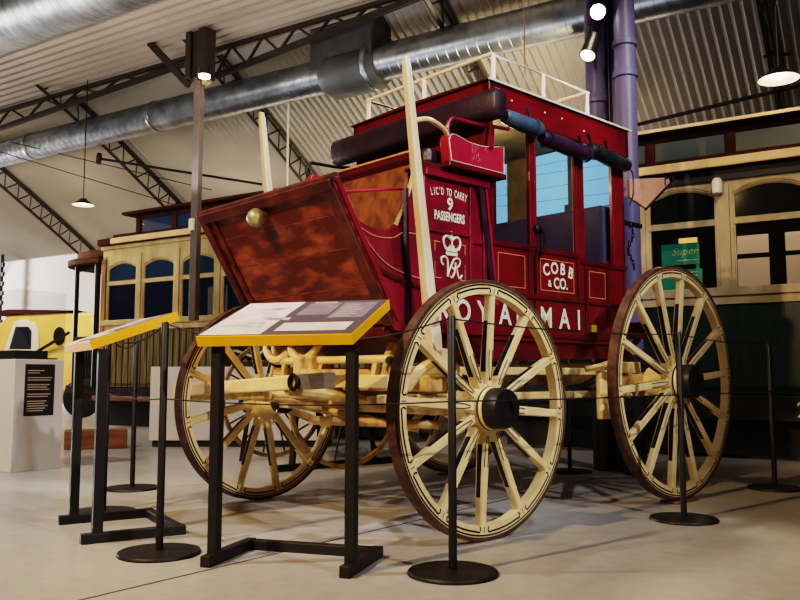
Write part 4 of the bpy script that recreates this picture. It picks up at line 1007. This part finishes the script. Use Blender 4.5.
for v in (0.36, VF-0.06):
    part('side_rail', MB().box(-0.22, 1.75, v-0.035, v+0.035, 0.765, 0.81), M['cream_worn'], bevel=0.008)
    part('lower_rail', MB().box(-0.30, 1.70, v-0.03, v+0.03, 0.625, 0.668), M['cream_worn'], bevel=0.008)
# thoroughbrace straps
for v in (0.36, VF-0.06):
    part('thoroughbrace', MB().tube(catmull([(-0.25, v, 0.84), (0.2, v, 0.70), (0.8, v, 0.69), (1.4, v, 0.70), (1.7, v, 0.83)], 6), 0.02, 6), M['leather_black'])
for v in (0.16, 1.46):
    part('rear_block', MB().box(1.30, 1.50, v, v+0.045, 0.50, 0.795), M['cream'], bevel=0.012)
    part('step_iron', MB().tube(catmull([(1.22, v+0.06, 0.80), (1.30, v+0.0, 0.82), (1.40, v-0.05, 0.86)], 4), 0.018, 8), M['cream_worn'], smooth=True)
rr_ = MB()
rr_.box(1.55, 2.20, 0.33, 0.40, 0.745, 0.785); rr_.box(1.45, 2.15, 0.33, 0.40, 0.62, 0.66); rr_.box(1.67, 1.82, 0.2, 1.55, 0.775, 0.85)
part('rear_frame', rr_, M['cream_worn'], bevel=0.008)
part('chain_link', MB().tube(catmull([(1.26, 0.13, 0.645), (1.36, 0.11, 0.635), (1.46, 0.12, 0.65), (1.58, 0.14, 0.64)], 4), 0.018, 6), M['cream_worn'], smooth=True)
# splinter bar with fittings at the front
spb = part('splinter_bar', MB().beam((-0.45, 0.57, 0.739), (-0.45, 2.02, 0.672), 0.07, 0.075), M['cream'], bevel=0.01)
MB().beam((-0.45, 0.565, 0.7392), (-0.45, 0.78, 0.729), 0.073, 0.078).build('iron_end', mat('grey_iron_strap', rgb(150, 142, 130), rgb(120, 112, 104), 12, 0.45, metal=0.5), spb)
for v in (0.80, 2.02):
    z = 0.742-(v-0.5)*0.046
    tor = [(-0.50, v+0.035*math.cos(t), z+0.035*math.sin(t)) for t in [2*PI*i/14 for i in range(14)]]
    MB().tube(tor, 0.012, 6, closed=True).build('ring', M['iron'] if v < 1 else M['cream_worn'], spb, smooth=True)
part('lower_bar', MB().beam((-0.42, 1.15, 0.665), (-0.42, 2.0, 0.635), 0.06, 0.06), M['cream_worn'], bevel=0.012)
fu = MB()
for v, dv in ((0.72, 0.18), (1.02, -0.12)):
    o = part('futchell', MB().tube(catmull([(0.45, v, 0.56), (0.1, v, 0.60), (-0.25, v+dv*0.5, 0.66), (-0.46, v+dv, 0.69)], 5), [0.03]*16, 8), M['cream_worn'], smooth=True)
for i, (a, b2, r) in enumerate((((-0.42, 1.75, 0.655), (0.10, 0.60, 0.575), 0.02), ((-0.38, 1.45, 0.67), (0.15, 0.42, 0.61), 0.02), ((-0.30, 1.12, 0.61), (0.2, 0.6, 0.47), 0.02), ((-0.25, 1.0, 0.52), (0.2, 0.45, 0.50), 0.024))):
    part('stay_bar', MB().tube([a, b2], r, 8), M['cream_worn'], smooth=True)
# scroll irons under the footboard
for v in (1.05, 1.30):
    part('scroll_iron', MB().tube(catmull([(-0.22, v+0.16, 1.0), (-0.24, v+0.13, 0.90), (-0.24, v+0.05, 0.85), (-0.22, v-0.03, 0.88), (-0.2, v-0.10, 0.96), (-0.18, v-0.14, 1.0)], 5), 0.024, 8), M['cream'], smooth=True)
part('fifth_wheel', MB().lathe([(0.26, 0), (0.34, 0), (0.34, 0.03), (0.26, 0.03), (0.26, 0)], (0.0, VM, 0.765), (0, 0, 1), 32, cap=False), M['cream_worn'], smooth=True)
for v in (0.40, 1.33):
    part('boot_bracket', MB().beam((-0.20, v, 0.845), (-0.14, v, 0.98), 0.045, 0.05), M['cream_worn'])
    part('rear_bracket', MB().beam((1.70, v, 0.80), (1.66, v, 0.95), 0.05, 0.06), M['red_dark'])
part('axle_scroll', MB().tube(catmull([(-0.22, 0.26, 0.70), (-0.16, 0.20, 0.80), (-0.05, 0.18, 0.83), (0.06, 0.2, 0.80), (0.1, 0.22, 0.72)], 5), 0.026, 8).lathe([(0.0, -0.04), (0.05, -0.03), (0.055, 0.03), (0.0, 0.05)], (-0.02, 0.2, 0.845), (0, 1, 0), 14), M['cream'], smooth=True)
part('brake_rod', MB().tube([(0.3, 0.30, 0.60), (1.5, 0.30, 0.62)], 0.013, 6), M['iron'])
cl_ = MB(); rr = random.Random(2)
for i in range(16):
    u = rr.uniform(-0.22, 0.30); v = rr.uniform(0.22, 0.45); z = rr.uniform(0.52, 0.74)
    part('bolt', MB().lathe([(0.012, 0), (0.022, 0.004), (0.022, 0.016), (0.008, 0.02)], (u, v, z), (rr.uniform(-.4, .4), -1, rr.uniform(-.4, .4)), 8), M['cream'])
# drip chain at far front hub
chn = MB(); 
for i in range(9):
    t = i/8; c0 = Vector((-0.10-0.10*t, 1.50+0.12*t, 0.62-0.16*math.sin(PI*t)-0.02))
    chn.tube([c0+Vector((0.012*math.cos(q), 0.016*math.cos(q), 0.018*math.sin(q))) for q in [2*PI*k/8 for k in range(8)]], 0.004, 5, closed=True)
part('chain', chn, M['cream_worn'], smooth=True)

# --- rear leather flap and chain
part('rear_flap', MB().prism([(1.87, 2.085), (2.42, 2.19), (2.43, 2.15), (2.10, 1.915), (1.88, 1.965)], VN-0.01, VN+0.01), M['tan_leather'], bevel=0.003)
part('flap_rod', MB().tube([(2.09, VN-0.005, 1.91), (2.43, VN-0.005, 2.145), (2.47, VN-0.005, 2.17), (2.44, VN-0.005, 2.195), (2.36, VN-0.005, 2.17), (2.36, VN-0.005, 2.12)], 0.011, 6), M['iron'])
part('rear_bracket_iron', MB().beam((1.84, VN+0.05, 1.80), (2.12, VN+0.05, 1.80), 0.02, 0.028), M['iron'])
rc_ = MB()
for i in range(10):
    z = 1.79-0.032*i; x = 1.98+0.035*math.sin(i*0.9)
    rc_.tube([(x+0.011*math.cos(q)*(1 if i % 2 else 0.3), VN+0.05+0.011*math.cos(q)*(0.3 if i % 2 else 1), z+0.02*math.sin(q)) for q in [2*PI*k/8 for k in range(8)]], 0.0045, 5, closed=True)
part('rear_chain', rc_, M['iron'], smooth=True)
part('rear_carrier', MB().box(UR, 2.25, VN+0.1, VF-0.1, 1.02, 1.06).box(2.22, 2.25, VN+0.1, VF-0.1, 1.06, 1.14), M['red_dark'], bevel=0.006)
part('carrier_strut', MB().beam((2.2, VN+0.14, 1.02), (1.84, VN+0.14, 0.80), 0.03, 0.03).beam((2.2, VF-0.14, 1.02), (1.84, VF-0.14, 0.80), 0.03, 0.03), M['red_dark'])

# wheel chocks under the near rear wheel
def CW(u, v, z=0): 
    c_, s_ = math.cos(CR), math.sin(CR); return Vector((O.x+u*c_-v*s_, O.y+u*s_+v*c_, z))
for v, lb_ in ((-0.08, 'flat wooden pad under the near rear wheel of the coach'), (1.80, 'flat wooden pad under the far rear wheel of the coach')):
    ck = MB().box(-0.13, 0.13, -0.06, 0.06, 0, 0.0145).build('wheel_pad', M['wood_block'], bevel=0.003)
    ck.location = CW(1.745, v); ck.rotation_euler[2] = CR; tag(ck, lb_, 'wheel pad', 'wooden wheel pads')

# ------------------------------------------------------------------ small gig on a trestle behind the coach
gg = thing('gig_cart', 'small dark two-wheeled cart on a stand behind the coach', 'cart', (-0.45, 6.85, 0), math.radians(38))
def light_wheel(y):
    wo = MB().lathe([(0.515, -0.014), (0.55, -0.015), (0.55, 0.015), (0.515, 0.014), (0.515, -0.014)], (0, 0, 0), (0, 1, 0), 64, cap=False).build('cart_wheel', M['cart_wood'], gg, smooth=True, angle=30)
    wo.location = (0, y, 0.55)
    MB().lathe([(0.04, -0.1), (0.06, -0.05), (0.06, 0.05), (0.04, 0.1)], (0, 0, 0), (0, 1, 0), 16).build('hub', M['iron'], wo, smooth=True)
    for k in range(14):
        a = 2*PI*k/14; MB().tube([(0.05*math.cos(a), 0, 0.05*math.sin(a)), (0.51*math.cos(a), 0, 0.51*math.sin(a))], 0.008, 6).build('spoke', M['iron'], wo, smooth=True)
light_wheel(0.0); light_wheel(1.2)
MB().tube([(0, 0, 0.55), (0, 1.2, 0.55)], 0.025, 8).build('axle', M['iron'], gg)
MB().box(-0.5, 0.5, 0.15, 1.05, 0.62, 0.68).build('cart_bed', M['wood_block'], gg, bevel=0.01)
for a_, b_ in (((-0.35, 0.2, 0.62), (-0.42, 0.16, 0.0)), ((0.35, 0.2, 0.62), (0.42, 0.16, 0.0)), ((-0.35, 1.0, 0.62), (-0.42, 1.04, 0.0)), ((0.35, 1.0, 0.62), (0.42, 1.04, 0.0))):
    MB().beam(a_, b_, 0.04, 0.04).build('stand_leg', M['iron'], gg)
MB().beam((-0.6, 0.1, 0.03), (0.9, 0.1, 0.03), 0.05, 0.05).build('floor_bar', M['iron'], gg)

# ------------------------------------------------------------------ light
def spot(name, loc, aim, power, color, size, blend=0.5, rad=0.08):
    l = bpy.data.lights.new(name, 'SPOT'); l.energy = power; l.color = color; l.spot_size = math.radians(size); l.spot_blend = blend; l.shadow_soft_size = rad
    o = bpy.data.objects.new(name, l); col.objects.link(o); o.location = loc
    o.rotation_euler = (Vector(aim)-Vector(loc)).to_track_quat('-Z', 'Y').to_euler(); return o
def area(name, loc, aim, power, color, sx, sy):
    l = bpy.data.lights.new(name, 'AREA'); l.energy = power; l.color = color; l.shape = 'RECTANGLE'; l.size = sx; l.size_y = sy
    o = bpy.data.objects.new(name, l); col.objects.link(o); o.location = loc
    o.rotation_euler = (Vector(aim)-Vector(loc)).to_track_quat('-Z', 'Y').to_euler(); return o
WARM = (1.0, 0.80, 0.55); NEU = (1.0, 0.92, 0.80); COOL = (0.82, 0.88, 1.0)
spot('key_left', (-3.6, 0.2, 4.6), CW(0.3, 0.6, 1.0), 1050, (1, 0.68, 0.36), 52, 0.6)
spot('key_front', (4.0, -0.9, 4.7), CW(0.25, 0.3, 1.3), 950, (0.98, 0.94, 0.97), 36, 0.8)
spot('key_top', (2.6, 2.2, 5.6), CW(0.4, 0.6, 1.7), 460, COOL, 36, 0.7)
spot('rear_spot', tuple(W(-2.05, 6.1, 3.8)), (-0.6, 2.6, 0), 380, WARM, 70, 0.5)
spot('floor_left', (-3.6, 3.0, 5.0), (-2.0, 3.4, 0), 520, NEU, 64, 0.8)
spot('plinth_fill', (-4.6, 4.0, 4.5), (-2.6, 7.2, 0.6), 700, (1.0, 0.86, 0.74), 50, 0.6)  # added to brighten the white plinths
spot('tram_left', tuple(W(-10.0, 4.6, 4.6)), tuple(W(-9.2, 8, 2.1)), 620, (1, 0.84, 0.62), 56, 0.6)
spot('tram_right', tuple(W(-0.6, 4.6, 4.8)), tuple(W(-0.9, 8, 2.6)), 210, (1, 0.86, 0.68), 60, 0.6)
area('roof_wash_left', tuple(W(-22.5, 8.0, 2.8)), tuple(W(-13, 10.0, 5.0)), 720, (0.96, 0.95, 0.98), 1.5, 1.5)
area('roof_wash_near', tuple(W(-3.2, 8.6, 3.9)), tuple(W(-10, 9.6, 5.3)), 62, (1, 0.80, 0.50), 0.6, 0.6)
area('roof_wash_mid', tuple(W(-6.5, 10.9, 3.3)), tuple(W(-6.5, 9.0, 5.6)), 42, WARM, 8, 0.4)
area('soffit_wash', tuple(W(-9, 4.0, 3.4)), tuple(W(-10, 7.0, 5.5)), 110, NEU, 6, 1.0)
area('behind_tram', tuple(W(-0.8, 11.0, 3.5)), tuple(W(-0.8, 12, 1.8)), 26, (1.0, 0.68, 0.36), 5, 0.4)
area('truck_light', (-7.0, 12.5, 3.8), (-6.6, 15, 1.2), 150, WARM, 2, 1)
area('duct_fill', tuple(W(-5, 7.4, 3.4)), tuple(W(-5, 8.7, 4.9)), 26, (0.9, 0.94, 1.0), 7, 0.4)
spot('pipe_fill', (3.6, 1.6, 4.7), (1.75, 6.3, 2.2), 520, (0.9, 0.92, 1.0), 34, 0.7)  # added cool fill for the purple pipes and rear flap
pl_ = bpy.data.lights.new('coach_fill', 'POINT'); pl_.energy = 11; pl_.color = WARM; pl_.shadow_soft_size = 0.1  # added fill light inside the coach, no lamp fitting
po = bpy.data.objects.new('coach_fill', pl_); col.objects.link(po); po.location = CW(1.0, 0.87, 2.2)

wd = bpy.data.worlds.new('world'); sc.world = wd; wd.use_nodes = True
bg = wd.node_tree.nodes['Background']; bg.inputs['Color'].default_value = (1.0, 0.86, 0.70, 1); bg.inputs['Strength'].default_value = 0.085
sc.view_settings.view_transform = 'Filmic'
sc.view_settings.look = 'High Contrast'
sc.view_settings.exposure = 0.3
